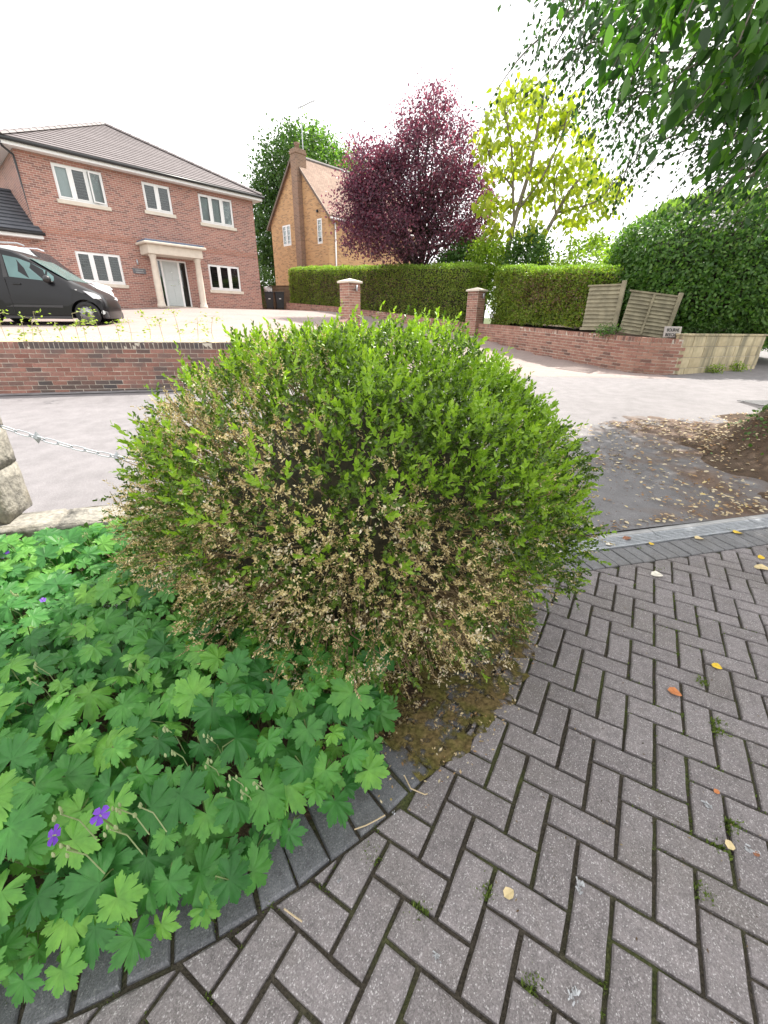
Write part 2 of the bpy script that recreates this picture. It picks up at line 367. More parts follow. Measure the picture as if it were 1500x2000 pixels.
# drive and front garden
t = NT('driveway_block_paving'); pos = t.tc.outputs['Object']; mp = t.n('ShaderNodeMapping'); t.set(mp.inputs[0], pos); mp.inputs['Rotation'].default_value = (0, 0, .45)
br = t.n('ShaderNodeTexBrick', Scale=1.0, Mortar__Size=.006, Brick__Width=.21, Row__Height=.105); t.set(br.inputs['Vector'], mp.outputs[0])
t.set(br.inputs['Color1'], (.27, .21, .193)); t.set(br.inputs['Color2'], (.34, .265, .243)); t.set(br.inputs['Mortar'], (.20, .165, .15))
c = t.mix(.4, br.outputs['Color'], t.ramp(t.noise(.7, 5), [(.3, (.20, .16, .152)), (.7, (.33, .27, .25))]))
M_drive = t.done(t.bsdf(c, .85, t.bump(br.outputs['Fac'], -.2, .01)))
dx = np.unique(np.concatenate([np.linspace(-30, -9, 40), np.linspace(-9, -3.2, 60), np.linspace(-3.2, -.8, 50), np.linspace(-.8, 9, 30)]))
dy = np.unique(np.concatenate([np.linspace(2.2, 6, 26), np.linspace(6, 9.6, 75), np.linspace(9.6, 16, 40), np.linspace(16, 46, 40)]))
grid('driveway', dx, dy, z_plot, M_drive)
# dry planting strip on top of the retaining wall
t = NT('dry_straw_ground'); n = t.noise(26, 6)
M_straw = t.done(t.bsdf(t.ramp(n, [(.3, (.38, .30, .15)), (.7, (.62, .54, .33))]), .95, t.bump(n, .8, .03)))
vs, k = [], 60
for i in range(k + 1):
    x = -20 + 16.95 * i / k
    for j in range(9):
        y = wall_y(x) + .17 + 1.75 * j / 8 * (1 if x < -4 else max(.3, (-x - 2.6) / 1.4))
        vs.append((x, y, float(z_left(y)) + .035 + .02 * math.sin(x * 9 + j * 2)))
fs = [(i * 9 + j, (i + 1) * 9 + j, (i + 1) * 9 + j + 1, i * 9 + j + 1) for i in range(k) for j in range(8)]
link('planting_strip', np_mesh('planting_strip', vs, fs), M_straw, None, True, 'structure')
# gutter strip at the foot of the wall
mb = MB(); P = [(-16, 0), (-9, 0), (-6.7, 0), (-4.3, 0), (-3.05, 0)]
for (x0, _), (x1, _) in zip(P[:-1], P[1:]):
    a, b = np.array([x0, wall_y(x0)]), np.array([x1, wall_y(x1)]); nn = np.array([.217, -.976])
    q = [a, b, b + nn * .17, a + nn * .17]
    mb.add([(p[0], p[1], float(z_road(p[0], p[1])) + .014) for p in q], [(0, 1, 2, 3)])
mb.build('gutter', plain('grey_gutter', (.2, .195, .2), .9, .3, 7, bump=.4), kind='structure')

# ------------------------------------------------------------------ apron: old asphalt between drain and road
DR0, DRA = np.array([1.21, 2.54]), math.radians(14.9)                 # drain near edge and direction
DD = np.array([math.cos(DRA), math.sin(DRA)]); DN = np.array([-DD[1], DD[0]])
def dpt(s, n): return DR0 + DD * s + DN * n
s_ = np.linspace(-2.6, 9, 240); n_ = np.linspace(.19, 1.0, 40)
vs = []
for b in n_:
    for a in s_:
        far = 2.45 + .55 * math.exp(-((a - 3.4) / 1.3) ** 2) + .16 * math.sin(a * 2.1) + .09 * math.sin(a * 5.3) + .06 * math.sin(a * 13) + .05 * math.sin(a * 29 + 1) + .05 * math.sin(a * 47 + 2) + .09 * max(0, math.sin(a * 7.3 + .5)); bb = .19 + (far - .19) * (b - .19) / .81
        p = dpt(a, bb); vs.append((p[0], p[1], float(z_road(*p)) + .020 + .012 * math.sin(a * 2.3 + b) * math.sin(bb * 2.7) - (.0 if b < .99 else .03)))
fs = [(j * 240 + i, j * 240 + i + 1, (j + 1) * 240 + i + 1, (j + 1) * 240 + i) for j in range(39) for i in range(239)]
link('asphalt_apron', np_mesh('asphalt_apron', vs, fs), M_apron, None, True, 'structure')
# earth bank with the big tree on the right
def z_bank(x, y):
    e = 4.55 - .33 * (y - 3.1) * 0 + .12 * np.sin(y * 1.7) + np.interp(y, [2.8, 3.3, 4.3, 5.2, 5.8, 6.4], [-.1, -.75, -.75, -.55, .1, 1.2])
    d = x - e
    return z_road(x, y) - .03 + .62 * sm(0, 1.1, d) * sm(6.5, 5.4, y) * sm(.1, .9, y - y_kink(x)) + .075 * sm(-.9, .2, d) + .02 * np.sin(x * 7) * np.sin(y * 6)
bx_ = np.linspace(2.9, 11, 66); BX, BT = np.meshgrid(bx_, np.linspace(0, 1, 46)); BY = y_kink(BX) + .03 + (6.7 - np.minimum(6.5, y_kink(BX))) * BT
i = np.arange(45 * 66).reshape(45, 66)[:, :-1].ravel(); link('earth_bank', np_mesh('earth_bank', np.stack([BX, BY, z_bank(BX, BY)], -1).reshape(-1, 3), np.stack([i, i + 1, i + 67, i + 66], 1)), M_soil, None, True, 'structure')

# ------------------------------------------------------------------ drain channel
root = empty('channel_drain', (0, 0, 0), 0, 'long galvanised grating channel drain between block paving and asphalt', 'drain')
mb = MB(); mb2 = MB(); mb3 = MB()
def dbox(m_, s0, s1, n0, n1, z0, z1):
    q = [dpt(s0, n0), dpt(s1, n0), dpt(s1, n1), dpt(s0, n1)]
    m_.hexa([(p[0], p[1], z0 + float(z_road(*p))) for p in q] + [(p[0], p[1], z1 + float(z_road(*p))) for p in q])
for i in range(-3, 8):
    e = MB(); dbox(e, i + .003, i + .997, .145, .195, -.06, .012); e.build('concrete_edge', M_concrete, root, bevel=.004)
    g = MB()
    dbox(g, i + .003, i + .997, .008, .02, -.02, .006); dbox(g, i + .003, i + .997, .13, .142, -.02, .006)
    for r_ in range(5): dbox(g, i + .003, i + .997, .03 + .021 * r_, .038 + .021 * r_, -.012, .004)
    nb = 66 if -1 <= i <= 2 else 30
    for b in range(nb): dbox(g, i + .005 + b * .988 / nb, i + .005 + (b + .38) * .988 / nb, .02, .13, -.012, .002)
    g.build('grating', M_galv, root)
mb.hexa([(*dpt(a, b), zz) for zz in (-.12, -.045) for a, b in ((-3, .002), (8, .002), (8, .145), (-3, .145))]); mb.build('trough', M_black, root)

# ------------------------------------------------------------------ block paving
paving = link('paving', np_mesh('paving', [(-4, -3.2, -.016), (7.2, -3.2, -.016), (7.2, 4.3, -.016), (1.3, 2.55, -.016), (-.4, 2.1, -.016), (-.4, 1.6, -.016), (-4, 1.6, -.016)][:4] + [(-4, 1.2, -.016)], [(0, 1, 2, 3, 4)]), M_joint, None, False, 'structure')
EDGE = np.array([(-4, -.75), (-2.4, -.2), (-1.5, .08), (-1.05, .25), (-.76, .37), (-.61, .43), (-.45, .51), (-.26, .62), (-.13, .71), (0, .81), (.16, .955), (.30, 1.10), (.42, 1.27), (.54, 1.48), (.66, 1.72), (.76, 1.98), (.84, 2.3), (.86, 2.5)])
def clip(poly, p, n):                   # keep side where (q-p).n >= 0
    out = []
    for i in range(len(poly)):
        a, b = poly[i], poly[(i + 1) % len(poly)]; da, db = (a - p) @ n, (b - p) @ n
        if da >= 0: out.append(a)
        if da * db < 0: out.append(a + (b - a) * da / (da - db))
    return out
def area(p): return .5 * abs(sum(p[i][0] * p[(i + 1) % len(p)][1] - p[(i + 1) % len(p)][0] * p[i][1] for i in range(len(p))))
def block_mesh(poly, ch=.0045, h=.06):
    n = len(poly); c = sum(poly) / n; ins = []
    for q in poly:
        d = c - q; ins.append(q + d / max(np.linalg.norm(d), 1e-6) * ch * 1.5)
    V = [(*q, -h) for q in poly] + [(*q, -ch) for q in poly] + [(*q, 0) for q in ins]
    F = [(i, (i + 1) % n, n + (i + 1) % n, n + i) for i in range(n)] + [(n + i, n + (i + 1) % n, 2 * n + (i + 1) % n, 2 * n + i) for i in range(n)] + [tuple(range(2 * n, 3 * n))]
    return V, F
PANG, PMOD, PORG = math.radians(-30.3), .1045, np.array([.707, .672])
pa = np.array([math.cos(PANG), math.sin(PANG)]); pb = np.array([-pa[1], pa[0]])
variants = []
for k in range(8):
    hl, hw = PMOD - .0062, PMOD / 2 - .0062
    q = [np.array([sx * (hl + R.uniform(-.002, .0015)), sy * (hw + R.uniform(-.002, .0015))]) for sx, sy in ((-1, -1), (-.3, -1), (.4, -1), (1, -1), (1, 1), (.3, 1), (-.4, 1), (-1, 1))]
    V, F = block_mesh(q); me = bpy.data.meshes.new('paver_block'); me.from_pydata(V, [], F); me.materials.append(M_paver); me.update(); variants.append(me)
blocks = []
for i in range(-70, 70):
    for j in range(-70, 70):
        if (i + j) % 4 == 0: c, vert = np.array([i + 0.0, j + 0.0]), False       # lies along pa, centre as A1
        elif (i + j) % 4 == 2: c, vert = np.array([i + .5, j + -.5]), True
        else: continue
        w = PORG + PMOD * (c[0] * pa + c[1] * pb)
        if not (-3.6 < w[0] < 6.2 and -2.4 < w[1] < 4.2): continue
        la, wa = (pa, pb) if not vert else (pb, pa)
        poly = [w + la * sx * (PMOD - .0062) + wa * sy * (PMOD / 2 - .0062) for sx, sy in ((-1, -1), (1, -1), (1, 1), (-1, 1))]
        n0 = area(poly); P = clip(poly, dpt(0, -.215), -DN)
        if len(P) >= 3:
            mids = (EDGE[1:] + EDGE[:-1]) / 2; cc = sum(P) / len(P); k = int(np.argmin(((mids - cc) ** 2).sum(1)))
            for kk in {max(0, k - 1), k, min(len(mids) - 1, k + 1)}:
                e = EDGE[kk + 1] - EDGE[kk]; nn = np.array([e[1], -e[0]]) / np.linalg.norm(e)
                if kk == k or ((mids[kk] - cc) ** 2).sum() < .03: P = clip(P, EDGE[kk] + nn * .006, nn) if len(P) >= 3 else P
        if len(P) < 3 or area(P) < .0006: continue
        blocks.append((w, vert, P if area(P) < n0 * .995 else None))
vis = sorted([b for b in blocks if in_view((b[0][0], b[0][1], 0), 60)], key=lambda b: b[0][0] ** 2 + b[0][1] ** 2)
seen = set(id(b) for b in vis[:300]); rest = MB()
for b in blocks:
    w, vert, P = b; dz = R.gauss(0, .0016); rz = PANG + (math.pi / 2 if vert else 0) + R.gauss(0, .006) + (math.pi if R.random() < .5 else 0)
    if id(b) in seen:
        if P is None:
            o = bpy.data.objects.new('paver', R.choice(variants)); o.location = (w[0], w[1], dz); o.rotation_euler = (R.gauss(0, .006), R.gauss(0, .006), rz)
        else:
            V, F = block_mesh([q - w for q in P]); me = bpy.data.meshes.new('cut_paver'); me.from_pydata(V, [], F); me.materials.append(M_paver); me.update()
            o = bpy.data.objects.new('cut_paver', me); o.location = (w[0], w[1], dz)
        col.objects.link(o); o.parent = paving
    else:
        q = P or [w + (pb if vert else pa) * sx * (PMOD - .0062) + (pa if vert else pb) * sy * (PMOD / 2 - .0062) for sx, sy in ((-1, -1), (1, -1), (1, 1), (-1, 1))]
        V, F = block_mesh(q); rest.add([(v[0], v[1], v[2] + dz) for v in V], F)
rest.build('paver_field', M_paver, paving, kind='stuff')
# soldier course beside the drain
for i in range(-16, 60):
    s0 = i * .1045; V, F = block_mesh([np.array(p) for p in ((-.047, -.1), (.047, -.1), (.047, .1), (-.047, .1))], .005)
    if i == -16: sold = bpy.data.meshes.new('soldier_block'); sold.from_pydata(V, [], F); sold.materials.append(M_grey); sold.update()
    o = bpy.data.objects.new('edge_paver', sold); p = dpt(s0, -.104); o.location = (p[0], p[1], R.gauss(.001, .0015)); o.rotation_euler = (R.gauss(0, .006), R.gauss(0, .006), DRA + R.gauss(0, .008))
    col.objects.link(o); o.parent = paving
# charcoal border along the flower bed
seg = np.linalg.norm(np.diff(EDGE, axis=0), axis=1); cum = np.concatenate([[0], np.cumsum(seg)])
def edge_at(s): return np.array([np.interp(s, cum, EDGE[:, 0]), np.interp(s, cum, EDGE[:, 1])])
s0 = .6
bmeshes = []
for k in range(4):
    V, F = block_mesh([np.array(p) + np.array([R.uniform(-.004, .004), R.uniform(-.004, .004)]) for p in ((-.05, 0), (.05, 0), (.046, .195), (-.044, .2))], .007)
    me = bpy.data.meshes.new('border_block'); me.from_pydata(V, [], F); me.materials.append(M_char); me.update(); bmeshes.append(me)
while s0 < cum[-1] - .1:
    p, q = edge_at(s0), edge_at(s0 + .1); a = math.atan2(q[1] - p[1], q[0] - p[0]); c = (p + q) / 2 - np.array([math.sin(a), -math.cos(a)]) * .006
    o = bpy.data.objects.new('border_paver', R.choice(bmeshes)); o.location = (c[0], c[1], R.gauss(-.002, .002)); o.rotation_euler = (R.gauss(0, .012), R.gauss(0, .012), a + R.gauss(0, .02))
    col.objects.link(o); o.parent = paving; s0 += .1105
# flower bed soil (behind the border, up to the kerb)
bed = [(p[0] - .06, p[1] + .14) for p in EDGE] + [(.72, 2.62), (-.2, 2.95), (-1.4, 2.78), (-2.4, 2.5), (-4.2, 2.0), (-4.4, -.5)]
bm = bmesh.new(); bv = [bm.verts.new((x, y, .0)) for x, y in bed]; bm.faces.new(bv); bmesh.ops.triangulate(bm, faces=bm.faces)
bmesh.ops.subdivide_edges(bm, edges=bm.edges, cuts=4, use_grid_fill=True)
for v in bm.verts: v.co.z = .012 + .02 * math.sin(v.co.x * 9) * math.sin(v.co.y * 11) - .02
me = bpy.data.meshes.new('flower_bed_soil'); bm.to_mesh(me); bm.free(); link('flower_bed_soil', me, M_soil, None, True, 'structure')

# ------------------------------------------------------------------ stone kerb, post and chain at the left
kr = empty('stone_kerb_wall', (0, 0, 0), 0, 'low grey stone kerb wall behind the geraniums at the road edge', 'wall')
KA, KD = np.array([-2.42, 2.45]), unit(np.array([.60, .18])); KN = np.array([-KD[1], KD[0]])
def stone(name, c, ex, ey, ez, parent, mat, jit=.012, seed=0, lab=None, bev=.06):
    g = random.Random(seed); bm = bmesh.new(); bmesh.ops.create_cube(bm, size=2)
    bmesh.ops.bevel(bm, geom=bm.edges[:], offset=bev, segments=2, affect='EDGES')
    bmesh.ops.subdivide_edges(bm, edges=[e for e in bm.edges if e.calc_length() > .5], cuts=3, use_grid_fill=True)
    for v in bm.verts:
        q = np.array(c) + v.co.x * np.array(ex) + v.co.y * np.array(ey) + v.co.z * np.array(ez)
        v.co = Vector(q) + Vector((g.uniform(-jit, jit), g.uniform(-jit, jit), g.uniform(-jit, jit)))
    me = bpy.data.meshes.new(name); bm.to_mesh(me); bm.free(); o = link(name, me, mat, parent, True)
    if lab: o['label'] = lab
    return o
s = -1.9
i = 0
while s < 2.4:
    L = .52 + .12 * math.sin(i * 2.1); c2 = KA + KD * (s + L / 2) + KN * .15
    stone('coping_stone', (c2[0], c2[1], .15), (*(KD * (L / 2 - .006)), 0), (*(KN * .155), 0), (0, 0, .05), kr, M_oldstone, .006, i)
    for r_ in range(2):
        c3 = c2 - KD * (.12 * r_); stone('wall_stone', (c3[0], c3[1], -.0 + .095 * r_ - .03), (*(KD * (L / 2 - .01)), 0), (*(KN * .125), 0), (0, 0, .045), kr, M_oldstone, .008, i * 7 + r_)
    s += L; i += 1
pr = empty('stone_post', (-2.77, 2.62, .2), 0, 'old grey stone gate post of stacked blocks at left frame edge', 'post')
for k, (z0, z1, w) in enumerate([(.0, .345, .17), (.35, .60, .17), (.605, .76, .168)]):
    stone('post_stone', (0, .02, (z0 + z1) / 2), (w * .97, w * .25, 0), (-w * .25, w * .97, 0), (0, 0, (z1 - z0) / 2), pr, M_oldstone, .0035, 40 + k, None, .035)
ch = empty('spiked_chain', (-2.5, 2.66, .0), 0, 'pale metal spiked chain hanging between stone post and box bush', 'chain')
CP0 = np.array(at(2, 833, 2.66)) - np.array([-2.5, 2.66, 0]); CP1 = np.array([-.2, 2.95, .52]) - np.array([-2.5, 2.66, 0])
nl = 30
def chain_pt(t): return CP0 + (CP1 - CP0) * t - np.array([0, 0, .16 * 4 * t * (1 - t)])
lm = MB(); th = np.linspace(0, 2 * math.pi, 17)
lm.tube(np.stack([np.cos(th) * .017 + np.sign(np.cos(th)) * .017, np.sin(th) * .0135, 0 * th], 1), .0036, 6, False); lme = lm.mesh('chain_link'); lme.materials.append(M_galv)
lme.polygons.foreach_set('use_smooth', [True] * len(lme.polygons))
sm_ = MB().lathe([(.0005, -.045), (.024, 0), (.0005, .045)], n=4); sme = sm_.mesh('chain_spike'); sme.materials.append(M_galv)
for k in range(nl):
    t_ = (k + .5) / nl; p = chain_pt(t_); d = unit(chain_pt(t_ + .01) - chain_pt(t_ - .01))
    o = bpy.data.objects.new('chain_link', lme); q = Vector(d).to_track_quat('X', 'Z').to_euler(); o.location = p; o.rotation_euler = (math.radians(35 if k % 2 else -55), q.y, q.z)
    o.scale = (1.3, 1.15, 1.15); col.objects.link(o); o.parent = ch
    if k % 6 == 2:
        o = bpy.data.objects.new('chain_spike', sme); o.location = p; o.rotation_euler = (.2, .1, .5); col.objects.link(o); o.parent = ch

# ------------------------------------------------------------------ brick walls, brick by brick
def brick_unit(name, mat):
    out = []
    for k in range(3):
        bm = bmesh.new(); bmesh.ops.create_cube(bm, size=1)
        for v in bm.verts: v.co += Vector((R.uniform(-.02, .02), R.uniform(-.02, .02), R.uniform(-.04, .04)))
        me = bpy.data.meshes.new(name); bm.to_mesh(me); bm.free(); me.materials.append(mat); out.append(me)
    return out
BU_dark = brick_unit('wall_brick', M_darkbrick); BU_red, BU_pink = brick_unit('wall_brick', M_redbrick), brick_unit('wall_brick', M_pinkbrick)
def path_fn(P):
    P = np.asarray(P, float); sg = np.linalg.norm(np.diff(P[:, :2], axis=0), axis=1); cu = np.concatenate([[0], np.cumsum(sg)])
    return (lambda s: np.array([np.interp(s, cu, P[:, k]) for k in range(P.shape[1])])), cu[-1]
def spline(P, n=8):                      # Catmull-Rom through P
    P = np.asarray(P, float); Q = np.vstack([2 * P[0] - P[1], P, 2 * P[-1] - P[-2]]); out = []
    for i in range(1, len(Q) - 2):
        for t_ in np.linspace(0, 1, n, endpoint=False):
            a, b, c, d = Q[i - 1:i + 3]; out.append(.5 * ((2 * b) + (c - a) * t_ + (2 * a - 5 * b + 4 * c - d) * t_ ** 2 + (3 * b - a - 3 * c + d) * t_ ** 3))
    return np.array(out + [P[-1]])
def brick_wall(name, P, units, mat, label, cat, depth=.215, soldiers=True, limit=300, sooty=False):
    """P rows: x, y, base z, top z of the FRONT face line; depth goes to the left of the walking direction."""
    root = empty(name, (0, 0, 0), 0, label, cat); f, L = path_fn(P); items = []
    def frame(s):
        a, b = f(max(0, s - .05)), f(min(L, s + .05)); d = unit((b - a)[:2]); return f(s), np.array([d[0], d[1], 0]), np.array([-d[1], d[0], 0]), (b - a)[3] / max(np.linalg.norm((b - a)[:2]), 1e-6)
    topmax = max(p[3] for p in P)
    def zrow(s, k): return f(s)[3] - (.108 if soldiers else 0) - .075 * (k + .5)
    nrow = int(max(p[3] - p[2] for p in P) / .075) + 2
    for k in range(nrow):
        s = -.1125 * (k % 2) + .1125
        while s < L:
            p, d, n, sl = frame(s); z = zrow(s, k)
            if z > p[2] - .05: items.append((np.array([p[0], p[1], z]) + n * .05, d + np.array([0, 0, sl]), n, (.215, .1, .065)))
            s += .225
    if soldiers:
        s = .04
        while s < L:
            p, d, n, sl = frame(s); items.append((np.array([p[0], p[1], p[3] - .052]) + n * (depth / 2), d + np.array([0, 0, sl]), n, (.065, depth, .103))); s += .075
    items.sort(key=lambda t_: (0 if in_view(t_[0]) else 1000) + np.linalg.norm(t_[0] - np.array([0, 0, CAMH])))
    rest = MB()
    for k, (c, d, n, sz) in enumerate(items):
        c = c + n * R.uniform(-.003, .003); ez = unit(np.cross(d, n))
        if k < limit:
            low = c[2] - float(z_road(c[0], c[1])); o = bpy.data.objects.new('brick', R.choice(BU_dark if sooty and (sz[0] < .1 or R.random() < .8 - low * 2.6) else units)); mm = Matrix.Identity(4)
            for r_ in range(3): mm[r_][0], mm[r_][1], mm[r_][2], mm[r_][3] = d[r_] * sz[0], n[r_] * sz[1], ez[r_] * sz[2], c[r_]
            o.matrix_world = mm; col.objects.link(o); o.parent = root
        else: rest.obox(c, d * sz[0] / 2, n * sz[1] / 2, ez * sz[2] / 2)
    if rest.v: rest.build('brick_run', mat, root, kind='stuff')
    core = MB(); ns = max(2, int(L / .25))
    for i in range(ns):
        a, b = f(L * i / ns), f(L * (i + 1) / ns); _, d, n, _ = frame(L * (i + .5) / ns)
        A = [np.array([q[0], q[1], 0]) + n * o_ for q in (a, b) for o_ in (.0045, depth - .006)]
        core.hexa([A[0] + [0, 0, a[2] - .15], A[2] + [0, 0, b[2] - .15], A[3] + [0, 0, b[2] - .15], A[1] + [0, 0, a[2] - .15],
                   A[0] + [0, 0, a[3] - .009], A[2] + [0, 0, b[3] - .009], A[3] + [0, 0, b[3] - .009], A[1] + [0, 0, a[3] - .009]])
    core.build('mortar', M_mortar, root)
    return root
lw = [(x, float(wall_y(x))) for x in (-15, -10, -7, -5, -3.6)] + [(-2.75, 8.38), (-2.1, 9.0), (-1.7, 9.9), (-1.4, 11.5), (-1.28, 13.2), (-1.22, 14.75)]
lwp = spline(lw, 5); LWP = [(p[0], p[1], float(z_road(*p)), 1.085 + .0 * p[0] + .5 * max(0, p[1] - 10) / 5) for p in lwp]
brick_wall('retaining_wall', LWP, BU_red, M_redbrick, 'weathered red brick retaining wall with brick-on-edge top across the road', 'brick wall', sooty=True)
rw = spline([(3.42, 17.05, 1.0, 1.45), (4.1, 15.4, .78, 1.40), (4.8, 13.75, .58, 1.34), (5.5, 12.1, .47, 1.27), (5.85, 11.3, .43, 1.24), (6.2, 10.85, .41, 1.22), (6.6, 10.68, .40, 1.21), (7.02, 10.62, .39, 1.20)], 5)
brick_wall('curved_brick_wall', [tuple(p) for p in rw], BU_pink, M_pinkbrick, 'curved pinkish brick wall sweeping from right gate pillar to the road corner', 'brick wall')
hw_ = [(-6.25, 28.6, 2.0, 2.42), (-3, 24.9, 1.75, 2.16), (0, 21.3, 1.42, 1.84), (2.0, 18.95, 1.15, 1.60), (3.12, 17.55, 1.0, 1.46)]
brick_wall('hedge_wall', hw_, BU_pink, M_pinkbrick, 'long low brick kerb wall running along the foot of the clipped hedge', 'brick wall', limit=200)

def pillar(loc, top, label):
    root = empty('gate_pillar', loc, math.radians(-46.4), label, 'gate pillar', 'brick gate pillars'); h = top - loc[2]; w = .235; nc = int((h - .1) / .075)
    for k in range(nc):
        z = h - .1 - .075 * (k + .5)
        off = 0 if k % 2 else .5
        for sd in range(4):
            for q in ((-.5, .5) if k % 2 else (-1, 0, 1)):
                lw_ = .223 if k % 2 else (.108 if q else .215)
                c = q * .235 if k % 2 else q * .168
                ang = sd * math.pi / 2; ca, sa = math.cos(ang), math.sin(ang)
                o = bpy.data.objects.new('brick', R.choice(BU_pink)); o.scale = (lw_, .08, .065)
                o.location = (c * ca + (w - .04) * sa, c * sa - (w - .04) * ca, z); o.rotation_euler = (0, 0, ang); col.objects.link(o); o.parent = root
    MB().box(-w + .004, w - .004, -w + .004, w - .004, -.2, h - .1).build('mortar', M_mortar, root)
    c = w + .055
    MB().add([(-c, -c, h - .1), (c, -c, h - .1), (c, c, h - .1), (-c, c, h - .1), (-c, -c, h - .045), (c, -c, h - .045), (c, c, h - .045), (-c, c, h - .045), (0, 0, h + .04)],
             [(3, 2, 1, 0), (0, 1, 5, 4), (1, 2, 6, 5), (2, 3, 7, 6), (3, 0, 4, 7), (4, 5, 8), (5, 6, 8), (6, 7, 8), (7, 4, 8)]).build('cap', M_cream, root, bevel=.006)
    lamp = MB(); lamp.lathe([(.03, -.17), (.03, .0)], (w + .045, .05, h - .16), 12); lamp.build('wall_light', M_galv, root, True)
    return root
pillar((-1.2, 15.0, .95), 2.66, 'left brick gate pillar with pale pyramid cap behind the top of the box bush')
pillar((3.3, 17.3, .95), 2.62, 'right brick gate pillar with pale pyramid cap in front of the hedge')

# yellow stone wall on the right
sw = empty('stone_block_wall', (0, 0, 0), 0, 'pale yellow stone block wall with dark streaks on the road corner', 'stone wall')
SA, SB = np.array([7.0, 10.62]), np.array([9.95, 11.85]); sd_ = unit(SB - SA); sn = np.array([-sd_[1], sd_[0]]); SL = np.linalg.norm(SB - SA)
def swall(A, d, n, L, zb, zt, seed):
    g = random.Random(seed); rows = 4; hh = (zt - .045 - (zb - .08)) / rows
    for r_ in range(rows):
        s = 0
        while s < L - .02:
            l = min(g.uniform(.3, .52), L - s)
            if L - s - l < .15: l = L - s
            c = A + d * (s + l / 2) + n * .1
            mb = MB(); mb.obox((0, 0, 0), (*(d * (l / 2 - .005)), 0), (*(n * (.1 + g.uniform(-.006, .006))), 0), (0, 0, hh / 2 - .005))
            o = mb.build('stone_block', M_stone, sw, bevel=.008); o.location = (c[0], c[1], zb - .08 + hh * (r_ + .5)); s += l
    c = A + d * L / 2 + n * .1
    MB().obox((c[0], c[1], (zb + zt) / 2 - .07), (*(d * (L / 2 - .012)), 0), (*(n * .088), 0), (0, 0, (zt - zb) / 2 + .02)).build('mortar', M_mortar, sw)
    k = int(L / .6) + 1
    for i in range(k):
        c = A + d * L * (i + .5) / k + n * .1
        MB().obox((c[0], c[1], zt - .022), (*(d * (L / k / 2 - .003)), 0), (*(n * .125), 0), (0, 0, .022)).build('coping_stone', M_stone, sw, bevel=.006)
swall(SA, sd_, sn, SL, .38, 1.32, 3)
S2 = unit(np.array([.55, 1.0])); swall(SB + S2 * .005, S2, np.array([-S2[1], S2[0]]), 3.2, .45, 1.32, 4)
# ------------------------------------------------------------------ red brick house
HRZ = math.radians(46.4)
M_hb = house_brick('house_red_brick', (.10, .055, .055), (.34, .16, .125), (.44, .22, .17), (.58, .50, .44))
M_hbs = house_brick('house_soldier_brick', (.2, .09, .07), (.34, .15, .11), (.40, .18, .13), (.46, .39, .33))
def tile_mat(name, a, b):
    t = NT(name); r = t.rand(); n = t.noise(3.5, 5); f = t.noise(60, 3)
    sx = t.n('ShaderNodeSeparateXYZ'); t.set(sx.inputs[0], t.tc.outputs['Object'])
    c = t.mix(.5, t.ramp(r, [(0, a), (1, b)]), t.ramp(n, [(.3, a), (.7, b)]))
    return t.done(t.bsdf(c, .62, t.bump(f, .2, .004)))
M_tile = tile_mat('brown_grey_roof_tile', (.125, .105, .107), (.185, .16, .162))
M_slate = tile_mat('dark_slate_tile', (.045, .05, .062), (.075, .08, .095))
M_lead = plain('blue_grey_lead', (.10, .13, .20), .5, .2, 5)
M_glass = glass_mat('window_glass')
M_blind = plain('blind_slats', (.24, .25, .25), .7, .1, 5)
M_blindw = plain('pale_blind', (.42, .44, .44), .7, .05, 5)
M_door = plain('pale_grey_door_paint', (.50, .54, .54), .4, .04, 4)
M_chrome = plain('chrome', (.7, .7, .7), .2, .05, 10, metal=1.0)
H = empty('brick_house', (-10.8, 23.4, 2.0), HRZ, 'two storey red brick house with hipped tile roof and white windows', 'house')
def wall_grid(mb, x0, x1, z0, z1, holes, y=0.0, depth=.1):
    xs = sorted({x0, x1, *[h[0] for h in holes], *[h[1] for h in holes]}); zs = sorted({z0, z1, *[h[2] for h in holes], *[h[3] for h in holes]})
    for a, b in zip(xs[:-1], xs[1:]):
        for c, d in zip(zs[:-1], zs[1:]):
            if any(h[0] <= a and b <= h[1] and h[2] <= c and d <= h[3] for h in holes): continue
            mb.add([(a, y, c), (b, y, c), (b, y, d), (a, y, d)], [(0, 1, 2, 3)])
    for h in holes:
        a, b, c, d = h[:4]
        mb.add([(a, y, c), (b, y, c), (b, y, d), (a, y, d), (a, y + depth, c), (b, y + depth, c), (b, y + depth, d), (a, y + depth, d)], [(0, 1, 5, 4), (1, 2, 6, 5), (2, 3, 7, 6), (3, 0, 4, 7)])
WIN = [(-3.84, -2.07, 3.82, 5.02, 3), (-.50, .72, 3.95, 5.03, 2), (2.07, 3.84, 3.84, 5.04, 3), (-3.78, -2.04, .84, 2.03, 3), (2.07, 3.83, .86, 2.05, 3)]
DOOR = (-.48, .94, 0, 2.04)
mb = MB(); wall_grid(mb, -4.95, 5.05, -.6, 5.42, WIN + [DOOR]); mb.v = mb.v
fw = mb.build('front_wall', M_hb, H)
MB().add([(5.05, 0, -.6), (5.05, 10, -.6), (5.05, 10, 5.42), (5.05, 0, 5.42)], [(0, 1, 2, 3)]).build('side_wall', M_hb, H)
MB().add([(-4.95, 0, -.6), (-4.95, 10, -.6), (-4.95, 10, 5.42), (-4.95, 0, 5.42)], [(3, 2, 1, 0)]).build('side_wall', M_hb, H)
MB().add([(-4.95, 10, -.6), (5.05, 10, -.6), (5.05, 10, 5.42), (-4.95, 10, 5.42)], [(3, 2, 1, 0)]).build('back_wall', M_hb, H)
MB().add([(-12.5, .004, -.6), (-4.95, .004, -.6), (-4.95, .004, 2.5), (-12.5, .004, 2.5)], [(0, 1, 2, 3)]).build('garage_wall', M_hb, H)
